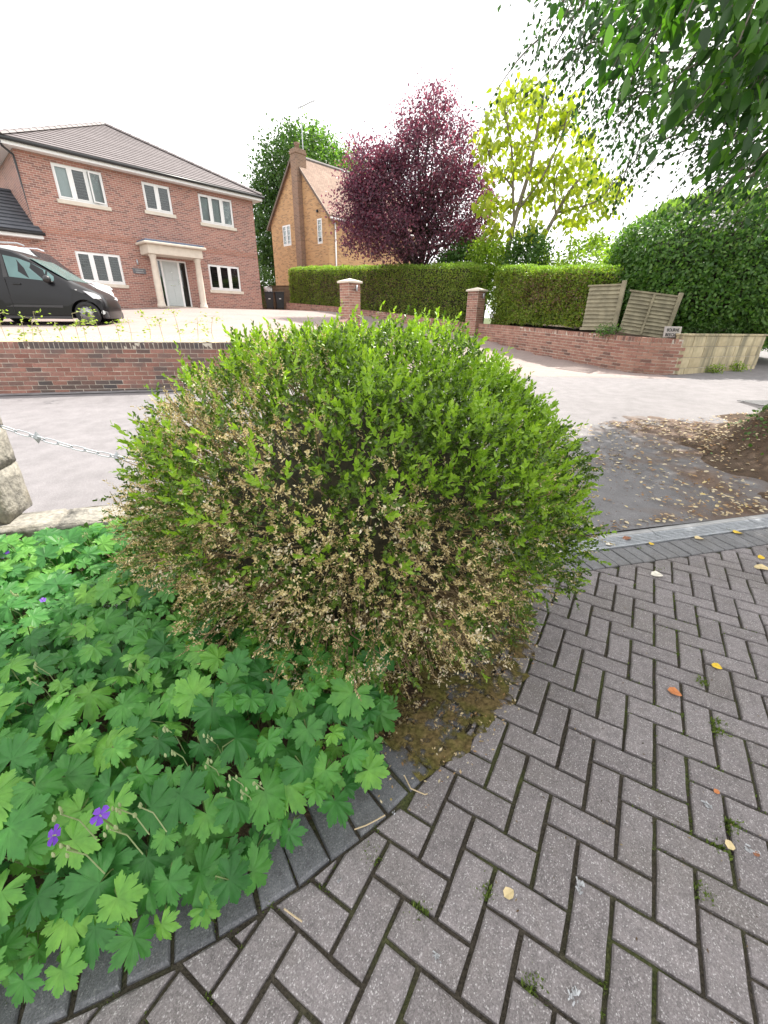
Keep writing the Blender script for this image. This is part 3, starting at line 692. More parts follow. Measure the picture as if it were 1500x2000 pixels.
MB().box(-4.94, 5.04, -.014, .0, 2.56, 2.78).build('soldier_course', M_hbs, H)
MB().box(-4.94, 5.04, -.010, .0, 5.12, 5.34).build('soldier_course', M_hbs, H)
MB().box(-4.8, 4.9, .3, 9.8, 2.5, 2.6).build('floor_slab', plain('painted_dark_floor', (.08, .08, .08)), H)  # unseen floor, dimness of the rooms put into its colour
MB().box(-4.8, 4.9, 2.6, 2.7, -.5, 5.3).build('room_partition', plain('painted_dim_wall', (.12, .12, .12)), H)  # dark colour paints in the dim interior behind the panes
def window(parent, x0, x1, z0, z1, n, blinds, y=.035, open_k=None, sill=True, mat=None):
    mat = mat or M_white
    w = MB(); f = .055
    w.box(x0, x0 + f, y, y + .06, z0, z1); w.box(x1 - f, x1, y, y + .06, z0, z1); w.box(x0 + f, x1 - f, y, y + .06, z1 - f, z1); w.box(x0 + f, x1 - f, y, y + .06, z0, z0 + f + .02)
    root = None; pw = (x1 - x0) / n
    for k in range(1, n): w.box(x0 + pw * k - .045, x0 + pw * k + .045, y + .001, y + .059, z0 + f + .02, z1 - f)
    root = w.build('window', mat, parent, bevel=.004)
    for k in range(n):
        a, b = x0 + pw * k + (f if k == 0 else .045), x0 + pw * (k + 1) - (f if k == n - 1 else .045); c, d = z0 + f + .02, z1 - f; g = .045
        s = MB()
        for bx in ((a, a + g, c, d), (b - g, b, c, d), (a + g, b - g, d - g, d), (a + g, b - g, c, c + g)): s.box(bx[0], bx[1], y - .018, y + .03, bx[2], bx[3])
        so = s.build('sash', mat, root, bevel=.003)
        p = MB().box(a + g, b - g, y + .004, y + .010, c + g, d - g).build('pane', M_glass, root)
        if open_k == k:
            for o in (so, p):
                o.location = (b, y, 0); 
                for v in o.data.vertices: v.co.x -= b; v.co.y -= y
                o.rotation_euler = (0, 0, math.radians(14))
        bl = MB(); nb = int((d - c) / .09); closed = blinds[k] == 'w'
        if closed: bl.box(a + .02, b - .02, y + .09, y + .1, c, d)
        for j in range(0 if closed else nb):
            z = c + .02 + (d - c - .03) * j / nb; bl.obox(((a + b) / 2, y + .1, z), ((b - a) / 2 - .03, 0, 0), (0, .004 if closed else .020, -.027 if closed else -.006), (0, .0012, .0012))
        bl.build('blind', M_blindw if closed else M_blind, root)
    if sill: MB().box(x0 - .09, x1 + .09, -.07, .09, z0 - .14, z0 - .002).build('sill', M_cream, root, bevel=.008)
    return root
window(H, *WIN[0][:4], 3, 'wdw', open_k=2); window(H, *WIN[1][:4], 2, 'dd'); window(H, *WIN[2][:4], 3, 'www'); window(H, *WIN[3][:4], 3, 'ddd'); window(H, *WIN[4][:4], 3, 'ddd')
# door with side lights
df = MB(); y = .03
for a, b, c, d in ((-.48, -.42, 0, 2.04), (.88, .94, 0, 2.04), (-.42, .88, 1.97, 2.04), (-.31, -.23, 0, 1.97), (.50, .60, 0, 1.97)): df.box(a, b, y, y + .07, c, d)
dr = df.build('door_frame', M_white, H, bevel=.004)
MB().box(-.42, -.31, y + .03, y + .036, .03, 1.97).build('side_light', M_glass, dr); MB().box(.60, .88, y + .03, y + .036, .03, 1.97).build('side_light', M_glass, dr)
dl = MB(); dl.box(-.23, .50, y + .02, y + .06, .03, 1.97); leaf = dl.build('door', M_door, H)
for a, b, c, d in ((-.15, .10, 1.15, 1.85), (.17, .42, 1.15, 1.85), (-.15, .10, .15, .82), (.17, .42, .15, .82)):
    MB().box(a, b, y + .008, y + .022, c, d).build('door_panel', M_door, leaf, bevel=.012)
MB().box(.02, .25, y + .004, y + .02, .93, .97).build('letterbox', M_chrome, leaf); MB().box(.42, .455, y - .03, y + .02, 1.0, 1.22).build('handle', M_chrome, leaf)
MB().lathe([(.03, y - .02), (.03, y + .02)], (.135, 0, 1.5), 10, 'y').build('knocker', M_chrome, leaf)
MB().box(-.6, 1.06, -.35, .03, -.12, -.0).build('doorstep', M_cream, H, bevel=.01)
# portico
PT = MB().box(-1.12, 1.40, -1.0, .0, 2.13, 2.50).build('entablature', M_cream, H, bevel=.015)
MB().box(-1.28, 1.56, -1.16, .0, 2.503, 2.60).build('cornice', M_cream, PT, bevel=.03)
MB().box(-1.20, 1.48, -1.08, .0, 2.603, 2.68).build('lead_roof', M_lead, PT, bevel=.01)
for s in (-.90, 1.18):
    cm = MB().lathe([(.19, -.1), (.19, .05), (.165, .06), (.175, .10), (.145, .14), (.15, .3), (.148, 1.0), (.125, 1.95), (.14, 1.97), (.135, 2.0), (.165, 2.05), (.175, 2.129)], (s, -.78, 0), 20)
    cm.build('column', M_cream, H, True)
MB().box(-1.62, -1.05, -.022, .0, 1.34, 1.56).build('name_plaque', plain('slate_plaque', (.13, .13, .14), .6), H)
pl = MB()
for r_, n_l in ((1.485, 7), (1.395, 7)):
    for k in range(n_l): pl.box(-1.50 + k * .05, -1.475 + k * .05, -.026, -.0225, r_ - .022, r_ + .022)
pl.build('plaque_lettering', plain('pale_letter', (.4, .4, .4)), bpy.data.objects['name_plaque'])
MB().lathe([(.035, 1.70), (.035, 1.92)], (-1.36, -.055, 0), 12).build('wall_light', M_galv, H, True)
# roof: hipped, tile courses stepped
AP = np.array([.05, 4.93, 8.2]); CR = [np.array(p) for p in ((-5.32, -.37, 5.44), (5.42, -.37, 5.44), (5.42, 10.3, 5.44), (-5.32, 10.3, 5.44))]
roof = MB().add([*CR, AP], [(0, 1, 4), (1, 2, 4), (2, 3, 4), (3, 0, 4), (3, 2, 1, 0)]).build('roof', M_tile, H)
def courses(A, B, T1, T0, n, mat, parent, lift=.035):
    """strip courses between eave edge A-B and top edge T0 (over A) - T1 (over B)."""
    nrm = unit(np.cross(B - A, T0 - A if np.linalg.norm(T0 - A) > .1 else T1 - A)); nrm = nrm if nrm[2] > 0 else -nrm
    for k in range(n):
        a0, b0 = A + (T0 - A) * k / n, B + (T1 - B) * k / n; a1, b1 = A + (T0 - A) * (k + 1.15) / n, B + (T1 - B) * (k + 1.15) / n
        up_ = nrm * lift; lo = nrm * .004
        mb = MB().add([a0 + lo, b0 + lo, b0 + up_, a0 + up_, b1 + lo * 2, a1 + lo * 2], [(0, 1, 2, 3), (3, 2, 4, 5)]); mb.build('tile_course', mat, parent)
courses(CR[0], CR[1], AP, AP, 21, M_tile, roof); courses(CR[3], CR[0], AP, AP, 21, M_tile, roof); courses(CR[1], CR[2], AP, AP, 21, M_tile, roof)
for c in (CR[0], CR[1]):
    nt_ = 18
    for k in range(nt_):
        a = c + (AP - c) * (k / nt_); b = c + (AP - c) * ((k + 1.08) / nt_); u_ = unit(b - a); sdv = unit(np.cross(u_, (0, 0, 1))); upv = np.cross(sdv, u_)
        th = np.linspace(-1.15, 1.15, 6); ring = lambda p, r_: [p + sdv * r_ * math.sin(t_) + upv * (r_ * math.cos(t_) - .045) for t_ in th]
        V = ring(a, .165) + ring(b, .15); MB().add(V, [(i, i + 1, 7 + i, 6 + i) for i in range(5)] + [tuple(range(6))]).build('hip_tile', M_tile, roof)
gut = MB().tube([(-5.4, -.45, 5.36), (5.5, -.45, 5.36)], .062, 8).build('gutter', M_black, H, True)
MB().tube([(-5.40, -.45, 5.36), (-5.40, 10.3, 5.36)], .062, 8).build('gutter', M_black, H, True); MB().tube([(5.5, -.45, 5.36), (5.5, 10.3, 5.36)], .062, 8).build('gutter', M_black, H, True)
for a in ((-5.32, 5.42, -.385, -.355, 5.20, 5.40), (-5.335, -5.305, -.385, 10.3, 5.20, 5.40), (5.405, 5.435, -.385, 10.3, 5.20, 5.40)): MB().box(*a).build('fascia', M_white, H)
for a in ((-5.3, 5.4, -.354, -.002, 5.205, 5.225), (-5.3, -4.955, .0, 10.3, 5.205, 5.225), (5.055, 5.4, .0, 10.3, 5.205, 5.225)): MB().box(*a).build('soffit', M_white, H)
MB().tube([(-5.38, -.40, 5.30), (-5.3, -.3, 5.14), (-5.0, -.08, 4.98), (-4.99, -.07, 4.8), (-4.99, -.07, 2.75)], .04, 8).build('downpipe', M_black, H, True)
# garage wing roof
gA, gB = np.array([-12.6, -.38, 2.5]), np.array([-4.8, -.38, 2.5]); gT0, gT1 = np.array([-12.6, 2.5, 4.2]), np.array([-4.96, 2.5, 4.2])
gr = MB().add([gA, gB, gT1, gT0, (-12.6, 5.4, 2.5), (-4.96, 5.4, 2.5)], [(0, 1, 2, 3), (3, 2, 5, 4), (0, 3, 4), (1, 5, 2)]).build('garage_roof', M_slate, H)
courses(gA, gB, gT1, gT0, 11, M_slate, gr, .045)
MB().tube([gT0 + [0, 0, .03], gT1 + [0, 0, .03]], .09, 6).build('ridge_tile', M_slate, gr)
MB().tube([(-12.6, -.44, 2.44), (-4.75, -.44, 2.44)], .06, 8).build('gutter', M_black, H, True); MB().box(-12.6, -4.82, -.37, -.34, 2.28, 2.44).build('fascia', M_white, H)
MB().box(-12.6, -4.82, -.339, -.0, 2.285, 2.3).build('soffit', M_white, H)

# ------------------------------------------------------------------ orange brick cottage behind
M_ob = house_brick('cottage_orange_brick', (.17, .09, .05), (.50, .28, .13), (.60, .37, .18), (.52, .42, .28))
M_cb = house_brick('chimney_brown_brick', (.13, .08, .06), (.24, .14, .095), (.30, .18, .12), (.36, .30, .23))
t = NT('cottage_clay_tiles'); sx = t.n('ShaderNodeSeparateXYZ'); t.set(sx.inputs[0], t.tc.outputs['Object']); cb = t.n('ShaderNodeCombineXYZ'); t.set(cb.inputs[0], sx.outputs[0]); t.set(cb.inputs[1], sx.outputs[2])
br = t.n('ShaderNodeTexBrick', Scale=1.0, Mortar__Size=.008, Brick__Width=.17, Row__Height=.075); t.set(br.inputs['Vector'], cb.outputs[0]); t.set(br.inputs['Color1'], (.19, .115, .085)); t.set(br.inputs['Color2'], (.31, .20, .15)); t.set(br.inputs['Mortar'], (.09, .06, .05))
M_ctile = t.done(t.bsdf(t.mix(.35, br.outputs['Color'], t.ramp(t.noise(1.5, 5), [(.3, (.17, .12, .09)), (.7, (.33, .25, .19))])), .9, t.bump(br.outputs['Fac'], -.4, .02)))
K = empty('cottage', (-3.86, 31.66, 1.9), HRZ, 'orange brick cottage with gable chimney and clay tile roof behind the purple tree', 'house')
GW, EZ, RZ = 6.5, 5.8, 9.1
holes = [(.62, 1.15, 4.15, 5.55), (4.12, 5.12, 4.35, 5.6)]
mb = MB(); wall_grid(mb, 0, GW, -.8, EZ, holes)
mb.add([(0, 0, EZ), (GW, 0, EZ), (GW / 2, 0, RZ)], [(0, 1, 2)])
gw = mb.build('gable_wall', M_ob, K); 
# gable wall is authored in x-z then turned so that it runs along the local y axis, facing -x
for v in gw.data.vertices: v.co = Vector((v.co.y, v.co.x, v.co.z))
bmx = bmesh.new(); bmx.from_mesh(gw.data); bmesh.ops.recalc_face_normals(bmx, faces=bmx.faces); bmx.to_mesh(gw.data); bmx.free()
MB().add([(0, 0, -.8), (9, 0, -.8), (9, 0, EZ), (0, 0, EZ)], [(0, 1, 2, 3)]).build('front_wall', M_ob, K)
MB().add([(0, GW, -.8), (9, GW, -.8), (9, GW, EZ), (0, GW, EZ)], [(3, 2, 1, 0)]).build('back_wall', M_ob, K)
MB().add([(9, 0, -.8), (9, GW, -.8), (9, GW, EZ), (9, GW / 2, RZ), (9, 0, EZ)], [(0, 1, 2, 3, 4)]).build('gable_wall', M_ob, K)
sl = (RZ - EZ) / (GW / 2); ov = .32
rf = MB().add([(-.16, -ov, EZ - ov * sl + .12), (9.2, -ov, EZ - ov * sl + .12), (9.2, GW / 2, RZ + .12), (-.16, GW / 2, RZ + .12), (-.16, GW + ov, EZ - ov * sl + .12), (9.2, GW + ov, EZ - ov * sl + .12),
               (-.16, -ov, EZ - ov * sl), (9.2, -ov, EZ - ov * sl), (9.2, GW / 2, RZ), (-.16, GW / 2, RZ), (-.16, GW + ov, EZ - ov * sl), (9.2, GW + ov, EZ - ov * sl)],
              [(0, 1, 2, 3), (3, 2, 5, 4), (6, 9, 8, 7), (9, 10, 11, 8), (0, 3, 9, 6), (3, 4, 10, 9), (0, 6, 7, 1), (4, 5, 11, 10), (1, 7, 8, 2), (2, 8, 11, 5)]).build('roof', M_ctile, K)
for k in range(26):
    MB().tube([(-.2 + k * .36, GW / 2, RZ + .12), (.15 + k * .36, GW / 2, RZ + .12)], .11, 8).build('ridge_tile', M_tile, rf)
for sgn in (0, 1):
    y0 = -ov if sgn == 0 else GW + ov
    MB().add([(-.19, y0, EZ - ov * sl - .06), (-.19, GW / 2, RZ - .06), (-.19, GW / 2, RZ + .14), (-.19, y0, EZ - ov * sl + .14), (-.165, y0, EZ - ov * sl - .06), (-.165, GW / 2, RZ - .06), (-.165, GW / 2, RZ + .14), (-.165, y0, EZ - ov * sl + .14)],
             [(0, 1, 2, 3), (7, 6, 5, 4), (0, 4, 5, 1), (3, 2, 6, 7), (0, 3, 7, 4), (1, 5, 6, 2)]).build('bargeboard', plain('brown_bargeboard', (.11, .07, .05)), K)
c_ = MB(); c_.box(-.36, -.002, 2.5, 3.12, -.8, 7.0); c_.box(-.36, .42, 2.5, 3.12, 7.0, 9.15); c_.box(-.40, .46, 2.46, 3.16, 9.152, 9.27); c_.box(-.37, .43, 2.49, 3.13, 9.272, 9.4)
chm = c_.build('chimney', M_cb, K); MB().lathe([(.16, 9.4), (.14, 9.62), (.18, 9.66), (.18, 9.74)], (-.02, 2.8, 0), 12).build('chimney_pot', M_cb, chm, True)
ae = MB(); ae.tube([(.3, 2.6, 9.0), (.3, 2.6, 11.6)], .03, 6); d_ = np.array([.55, -.75, .28]) / 1.0
ae.tube([np.array([.3, 2.6, 11.5]) - d_ * .25, np.array([.3, 2.6, 11.5]) + d_ * 1.0], .026, 5)
for k in range(9):
    p = np.array([.3, 2.6, 11.5]) + d_ * (-.15 + .13 * k); ae.tube([p + [-.12, -.09, .0], p + [.12, .09, .0]], .016, 4); ae.tube([p + [0, 0, -.09], p + [0, 0, .09]], .008, 4)
ae.build('aerial', M_galv, K)
def side_window(y0, y1, z0, z1, n):
    w = window(K, y0, y1, z0, z1, n, 'w' * n, y=.02, sill=False)
    for o in [w, *w.children]:
        for v in o.data.vertices: v.co = Vector((v.co.y, v.co.x, v.co.z))
        bb = bmesh.new(); bb.from_mesh(o.data); bmesh.ops.recalc_face_normals(bb, faces=bb.faces); bb.to_mesh(o.data); bb.free()
    g = MB()
    for k in range(1, 4): z = z0 + (z1 - z0) * k / 4; g.box(.0, .03, y0 + .05, y1 - .05, z - .012, z + .012)
    g.build('glazing_bar', M_white, w)
side_window(.62, 1.15, 4.15, 5.55, 1); side_window(4.12, 5.12, 4.35, 5.6, 2)
MB().tube([(.55, -.06, 5.3), (.55, -.06, -.6)], .05, 8).build('downpipe', M_white, K, True); MB().tube([(-.1, -.4, 5.42), (9.1, -.4, 5.42)], .06, 8).build('gutter', M_white, K, True)
MB().box(-.04, -.002, 3.9, 4.1, 2.4, 2.75).build('meter_box', M_white, K); MB().lathe([(.07, -.1), (.09, .0)], (0, 1.0, 5.95), 10, 'x').build('alarm_lamp', M_black, K)

# ------------------------------------------------------------------ vehicles
def paint(name, c, rough=.12):
    t = NT(name); return t.done(t.bsdf(c, .35, None, 0, .25, Coat__Weight=.35, Coat__Roughness=.03))
M_vblack, M_vwhite = paint('black_car_paint', (.006, .006, .008)), paint('white_car_paint', (.75, .76, .78))
M_tyre = plain('tyre_rubber', (.02, .02, .021), .85, .3, 8); M_rim = plain('silver_wheel_trim', (.42, .42, .43), .4, .1, 8, metal=.6); M_lamp = glass_mat('lamp_lens', (.85, .88, .9), .05)
M_cglass = plain('sky_painted_car_glass', (.10, .19, .19), .06, .25, 1.2, 0, .6); M_grey_pl = plain('dark_grey_plastic', (.035, .035, .038), .6)  # car glass: reflected teal sky is put into the opaque pane colour
M_seat = plain('seat_cloth', (.05, .05, .055), .9); M_lampin = plain('lamp_reflector', (.6, .6, .62), .25, .05, 9, metal=.8)
def vehicle(name, loc, rz, st, wb, r_w, paintm, label, windows, nose, hub, sill=.2, yc=.82):
    """st rows: s, top z, half width, shoulder z, half width at roof; near side is local -y."""
    root = empty(name, loc, rz, label, name.split('_')[-1] if name != 'parked_van' else 'van')
    S = np.array(st, float); n = len(S); rings = []
    for s, zt, w, zs, wt in st:
        h = [(0, sill), (w * .9, sill), (w * .985, sill + .06), (w, (sill + zs) * .5), (w * .985, zs), (wt, zt - .05), (wt * .93, zt - .012), (wt * .6, zt), (0, zt + .008)]
        full = [(s, yc - y_, z_) for y_, z_ in h] + [(s, yc + y_, z_) for y_, z_ in h[-2:0:-1]]
        rings.append(full)
    k = len(rings[0]); V = [p for r_ in rings for p in r_]
    F = [(i * k + j, i * k + (j + 1) % k, (i + 1) * k + (j + 1) % k, (i + 1) * k + j) for i in range(n - 1) for j in range(k)] + [tuple(range(k))[::-1], tuple((n - 1) * k + j for j in range(k))]
    body = MB().add(V, F).build('body', paintm, root, True)
    cut = MB()
    for s in (0, -wb):
        for yy in (yc - .9, yc + .6): cut.lathe([(r_w + .055, 0), (r_w + .055, .33)], (s, yy, r_w), 28, 'y')
    co = cut.build('arch_cut', None); co.parent = root; bpy.context.view_layer.update(); bo = body.modifiers.new('arches', 'BOOLEAN'); bo.object = co; bo.operation = 'DIFFERENCE'; bo.solver = 'EXACT'
    dg = bpy.context.evaluated_depsgraph_get(); me = bpy.data.meshes.new_from_object(body.evaluated_get(dg)); body.modifiers.clear(); body.data = me; bpy.data.objects.remove(co)
    me.polygons.foreach_set('use_smooth', [True] * len(me.polygons))
    try: me.set_sharp_from_angle(angle=math.radians(32))
    except Exception: pass
    def side_y(s, z):
        zt, w, zs, wt = (np.interp(s, S[::-1, 0], S[::-1, c]) for c in (1, 2, 3, 4))
        if z <= zs: return yc - np.interp(z, [sill, (sill + zs) / 2, zs], [w * .95, w, w * .985])
        return yc - np.interp(z, [zs, zt - .05], [w * .985, wt])
    for poly, nm, mt in windows:
        P = [np.array([s, side_y(s, z) - .008, z]) for s, z in poly]; o = MB(); nq = len(P); c0 = sum(P) / nq; c0[1] = side_y(c0[0], c0[2]) - .008
        o.add([*P, c0] , [(i, (i + 1) % nq, nq) for i in range(nq)]); o.build(nm, mt, body)
    for s in (0, -wb):
        for yy, sg in ((yc - .83, 1), (yc + .63, -1)):
            wh = empty('wheel'); wh.parent = root; wh.location = (s, yy + (.0 if sg > 0 else .2), r_w)
            q = lambda pr: [(a, b * sg) for a, b in pr]
            MB().lathe(q([(r_w * .58, .17), (r_w * .62, .0), (r_w * .9, -.005), (r_w * .985, .02), (r_w, .06), (r_w, .16), (r_w * .97, .19), (r_w * .58, .185)]), n=28, axis='y').build('tyre', M_tyre, wh, True)
            MB().lathe(q([(r_w * .66, .004), (r_w * .63, .018), (r_w * .60, .012), (r_w * .45, .028), (r_w * .28, .016), (r_w * .2, .006), (r_w * .06, .004)]), n=28, axis='y').build('rim', M_rim, wh, True)
            MB().lathe(q([(r_w * .2, .0), (r_w * .16, -.006), (r_w * .02, -.008)]), n=14, axis='y').build('hub_cap', M_grey_pl, wh)
            sl_ = MB()
            for j in range(12): th = j * math.pi / 6; sl_.obox((math.cos(th) * r_w * .535, .012 * sg, math.sin(th) * r_w * .535), (math.cos(th) * .017, 0, math.sin(th) * .017), (0, .008, 0), (-math.sin(th) * .022, 0, math.cos(th) * .022))
            sl_.build('rim_slot', M_tyre, wh)
    return root, body, side_y
VS = [(.84, .50, .50, .42, .40), (.80, .66, .64, .56, .52), (.70, .80, .74, .68, .62), (.52, .91, .80, .76, .68), (.28, 1.0, .83, .84, .70), (.02, 1.10, .85, .93, .72), (-.12, 1.17, .86, 1.0, .74), (-.62, 1.43, .865, 1.08, .70), (-1.05, 1.68, .87, 1.12, .70),
      (-1.45, 1.85, .87, 1.15, .70), (-1.85, 1.92, .875, 1.16, .70), (-2.9, 1.92, .875, 1.16, .71), (-3.25, 1.88, .86, 1.14, .70), (-3.32, 1.7, .84, 1.1, .70)]
VS = [(s - np.interp(-s, [-.84, .1, 1, 2], [.35, .2, .12, 0]), *q_) for s, *q_ in VS]
# near side window, front quarter light and dark pillar
VW = [([(-1.72, 1.72), (-1.40, 1.66), (-1.08, 1.54), (-.80, 1.39), (-.86, 1.13), (-1.66, 1.20)], 'side_window', M_cglass), ([(-.76, 1.36), (-.50, 1.13), (-.80, 1.12)], 'quarter_light', M_cglass),
      ([(-1.79, 1.76), (-1.74, 1.74), (-1.69, 1.19), (-1.80, 1.18)], 'door_pillar', M_grey_pl)]
van, vbody, vsy = vehicle('parked_van', (-8.66, 13.2, z_any(-8.66, 13.2) + .0), math.radians(12), VS, 2.49, .315, M_vblack, 'black compact van parked on the drive, nose to the right', VW, .84, None)
van['category'] = 'van'
def sidebox(nm, s0, s1, z0, z1, mt, out=.02, bev=.008):
    y_ = vsy((s0 + s1) / 2, (z0 + z1) / 2); MB().box(s0, s1, y_ - out, y_ + .02, z0, z1).build(nm, mt, vbody, bevel=bev)
sidebox('door_handle', -1.63, -1.43, 1.01, 1.05, M_vblack, .03); sidebox('rubbing_strip', -1.95, -.55, .46, .52, M_grey_pl, .015); sidebox('side_repeater', -.16, -.11, .90, .94, M_rim, .012)
sidebox('sill_trim', -2.1, -.40, .17, .25, M_grey_pl, .012)
MB().box(-1.785, -1.775, vsy(-1.78, .7) - .004, vsy(-1.78, .7) + .01, .3, 1.15).build('door_gap', M_tyre, vbody)
mr = MB().lathe([(.02, -.09), (.085, -.05), (.1, .0), (.085, .06), (.03, .09)], (-.72, vsy(-.7, 1.1) - .14, 1.16), 10, 'y'); mr.build('wing_mirror', M_black, vbody, True)
MB().tube([(-.66, vsy(-.66, 1.08) + .02, 1.1), (-.71, vsy(-.7, 1.1) - .1, 1.13)], .025, 6).build('mirror_arm', M_black, vbody)
def patch(nm, pts, mt, parent): MB().add(pts, [tuple(range(len(pts)))]).build(nm, mt, parent)
for sg in (-1, 1):
    y_ = .82
    # head lamps wrap the front corners
    P = [(.02, y_ + sg * .80, .90), (.22, y_ + sg * .735, .86), (.37, y_ + sg * .63, .78), (.40, y_ + sg * .61, .70), (.25, y_ + sg * .79, .70)]
    hl = MB().prism([np.array(p) for p in P], np.array([0, 0, 0]), np.array([.02, sg * .03, .012])); hl.build('headlamp', M_lampin, vbody, bevel=.01)
MB().prism([(-.32, .12, 1.165), (-.32, 1.52, 1.165), (-1.14, 1.47, 1.675), (-1.14, .17, 1.675)], np.array([0, 0, .006]), np.array([.004, 0, .014])).build('windscreen', M_cglass, vbody)
MB().box(.36, .48, .14, 1.50, .19, .40).build('bumper', M_grey_pl, vbody, bevel=.05)
MB().lathe([(.055, -.04), (.05, .0)], (.40, .14, .36), 12, 'y').build('fog_lamp', M_lampin, vbody)
# white car behind
CS = [(.85, .60, .55, .5, .45), (.80, .85, .72, .75, .6), (.6, 1.0, .82, .88, .7), (.2, 1.08, .88, .95, .75), (-.25, 1.18, .9, 1.05, .76), (-.62, 1.5, .9, 1.1, .70), (-1.0, 1.80, .9, 1.12, .70), (-1.5, 1.9, .9, 1.12, .70), (-2.8, 1.9, .9, 1.12, .7), (-3.3, 1.75, .88, 1.1, .68), (-3.5, 1.2, .85, 1.0, .68), (-3.6, .6, .8, .5, .6)]
CW = [([(-1.05, 1.68), (-.72, 1.42), (-.55, 1.2), (-1.6, 1.2), (-1.6, 1.76)], 'side_window', M_cglass), ([(-1.68, 1.76), (-1.68, 1.2), (-2.6, 1.2), (-2.5, 1.76)], 'side_window', M_cglass)]
cx, cy = -10.85, 16.0
car, cbody, csy = vehicle('parked_car', (cx, cy, z_any(cx, cy)), math.radians(12), CS, 2.65, .35, M_vwhite, 'white car parked behind the black van by the house', CW, .85, None)
car['category'] = 'car'; car.scale = (1, 1, 1.12)
MB().prism([(-.27, .10, 1.2), (-.27, 1.54, 1.2), (-.98, 1.47, 1.79), (-.98, .17, 1.79)], np.array([.005, 0, .006]), np.array([.012, 0, .016])).build('windscreen', plain('dark_car_glass', (.02, .025, .03), .06, .1), cbody)
for sg in (-1, 1):
    MB().prism([(.45, .82 + sg * .80, 1.0), (.66, .82 + sg * .74, .97), (.82, .82 + sg * .62, .86), (.6, .82 + sg * .82, .84)], np.array([0, 0, 0]), np.array([.02, sg * .03, .015])).build('headlamp', M_lampin, cbody, bevel=.01)
    MB().tube([(-1.1, .82 + sg * .62, 1.90), (-1.3, .82 + sg * .62, 1.96), (-2.7, .82 + sg * .62, 1.96), (-2.9, .82 + sg * .62, 1.91)], .02, 6).build('roof_rail', M_galv, cbody)

# ------------------------------------------------------------------ bins, fences, sign
def bin_(loc, rz, label):
    root = empty('wheelie_bin', loc, rz, label, 'bin', 'wheelie bins by the fence'); mt = plain('bin_plastic', (.02, .022, .026), .45, .2, 4)
    MB().hexa([(-.2, -.22, .06), (.2, -.22, .06), (.2, .2, .06), (-.2, .2, .06), (-.27, -.3, .95), (.27, -.3, .95), (.27, .28, .95), (-.27, .28, .95)]).build('body', mt, root, bevel=.02)
    MB().box(-.29, .29, -.34, .3, .952, .985).build('lid', mt, root, bevel=.015); MB().tube([(-.22, .34, .96), (.22, .34, .96)], .02, 6).build('handle', mt, root)
    for s in (-.21, .21): MB().lathe([(.1, s - .025), (.1, s + .025)], (0, .24, .1), 14, 'x').build('wheel', M_tyre, root)
    MB().box(-.06, .06, -.285, -.262, .58, .63).build('label_plate', M_white, root)
    return root
zb = z_any(-6.9, 29)
bin_((-6.74, 29.05, zb), math.radians(20), 'right black wheelie bin with its lid shut beside the hedge')
bin_((-7.42, 29.25, zb), math.radians(14), 'left black wheelie bin with a pale bag on its lid')
bg = stone('rubbish_bag', (-7.44, 29.2, zb + 1.12), (.22, .02, 0), (-.02, .2, 0), (0, 0, .14), None, plain('pale_plastic_bag', (.5, .52, .54), .4, .1, 5), .035, 5); tag(bg, 'pale grey rubbish bag lying on top of the left bin', 'bag')
M_fence = plain('weathered_fence_wood', (.25, .225, .155), .9, .3, 5, bump=.4, bscale=30); M_fence2 = plain('brown_fence_wood', (.17, .115, .075), .9, .25, 5, bump=.4)
def fence(name, A, B, h, mat, label, nslat, lean=0.0, battens=1, posts=(1, 1), droop=0.0):
    A, B = np.array(A, float), np.array(B, float); d = B - A; L = np.linalg.norm(d[:2]); u_ = d / L; nn = unit(np.array([u_[1], -u_[0], 0])); nn = nn if nn[1] < 0 else -nn
    upv = unit(np.array([0, 0, 1.0]) + unit(np.array([u_[0], u_[1], 0])) * math.tan(lean)); root = empty(name, tuple(A), 0, label, 'fence')
    sh = h / nslat
    for k in range(nslat):
        c = u_ * L / 2 + upv * (sh * (k + .5)) + nn * R.uniform(-.004, .004); tu = upv * (sh * .60); lo_ = nn * .026
        bow = R.uniform(-.012, .012); P = [(-1, bow * .2), (-.35, bow), (.3, -bow * .6), (1, 0)]; mb = MB()
        for (a, za), (b, zb_) in zip(P[:-1], P[1:]):
            q0, q1 = c + u_ * (a * (L / 2 - .05)) + upv * za, c + u_ * (b * (L / 2 - .05)) + upv * zb_; th_ = nn * .006
            mb.hexa([q0 - tu + lo_ - th_, q1 - tu + lo_ - th_, q1 - tu + lo_ + th_, q0 - tu + lo_ + th_, q0 + tu - lo_ - th_, q1 + tu - lo_ - th_, q1 + tu - lo_ + th_, q0 + tu - lo_ + th_])
        mb.build('slat', mat, root)
    for k in range(battens):
        c = u_ * L * ((k + 1) / (battens + 1)) + upv * h / 2 + nn * .042; MB().obox(c, u_ * .022, nn * .012, upv * (h / 2 - .01)).build('batten', mat, root)
    MB().obox(u_ * L / 2 + upv * (h + .01), u_ * (L / 2), nn * .03, upv * .018).build('capping_rail', mat, root)
    MB().obox(u_ * L / 2 + upv * .02, u_ * (L / 2), nn * .02, upv * .03).build('bottom_rail', mat, root)
    for k, on in enumerate(posts):
        if on: c = u_ * (L * k) + upv * (h / 2 + .0) + nn * .01; MB().obox(c, u_ * .045, nn * .045, upv * (h / 2 + .09)).build('post', mat, root, bevel=.006)
    return root
fence('timber_fence', (5.25, 12.35, 1.36), (5.86, 11.72, 1.36), 1.03, M_fence, 'upright weathered timber fence panel at the right end of the hedge', 11, 0, 0, (0, 1))
fence('leaning_timber_fence', (5.90, 11.66, 1.34), (6.98, 11.34, 1.20), .92, M_fence, 'weathered timber fence panel leaning to the right above the brick wall', 11, .10, 1, (0, 1))
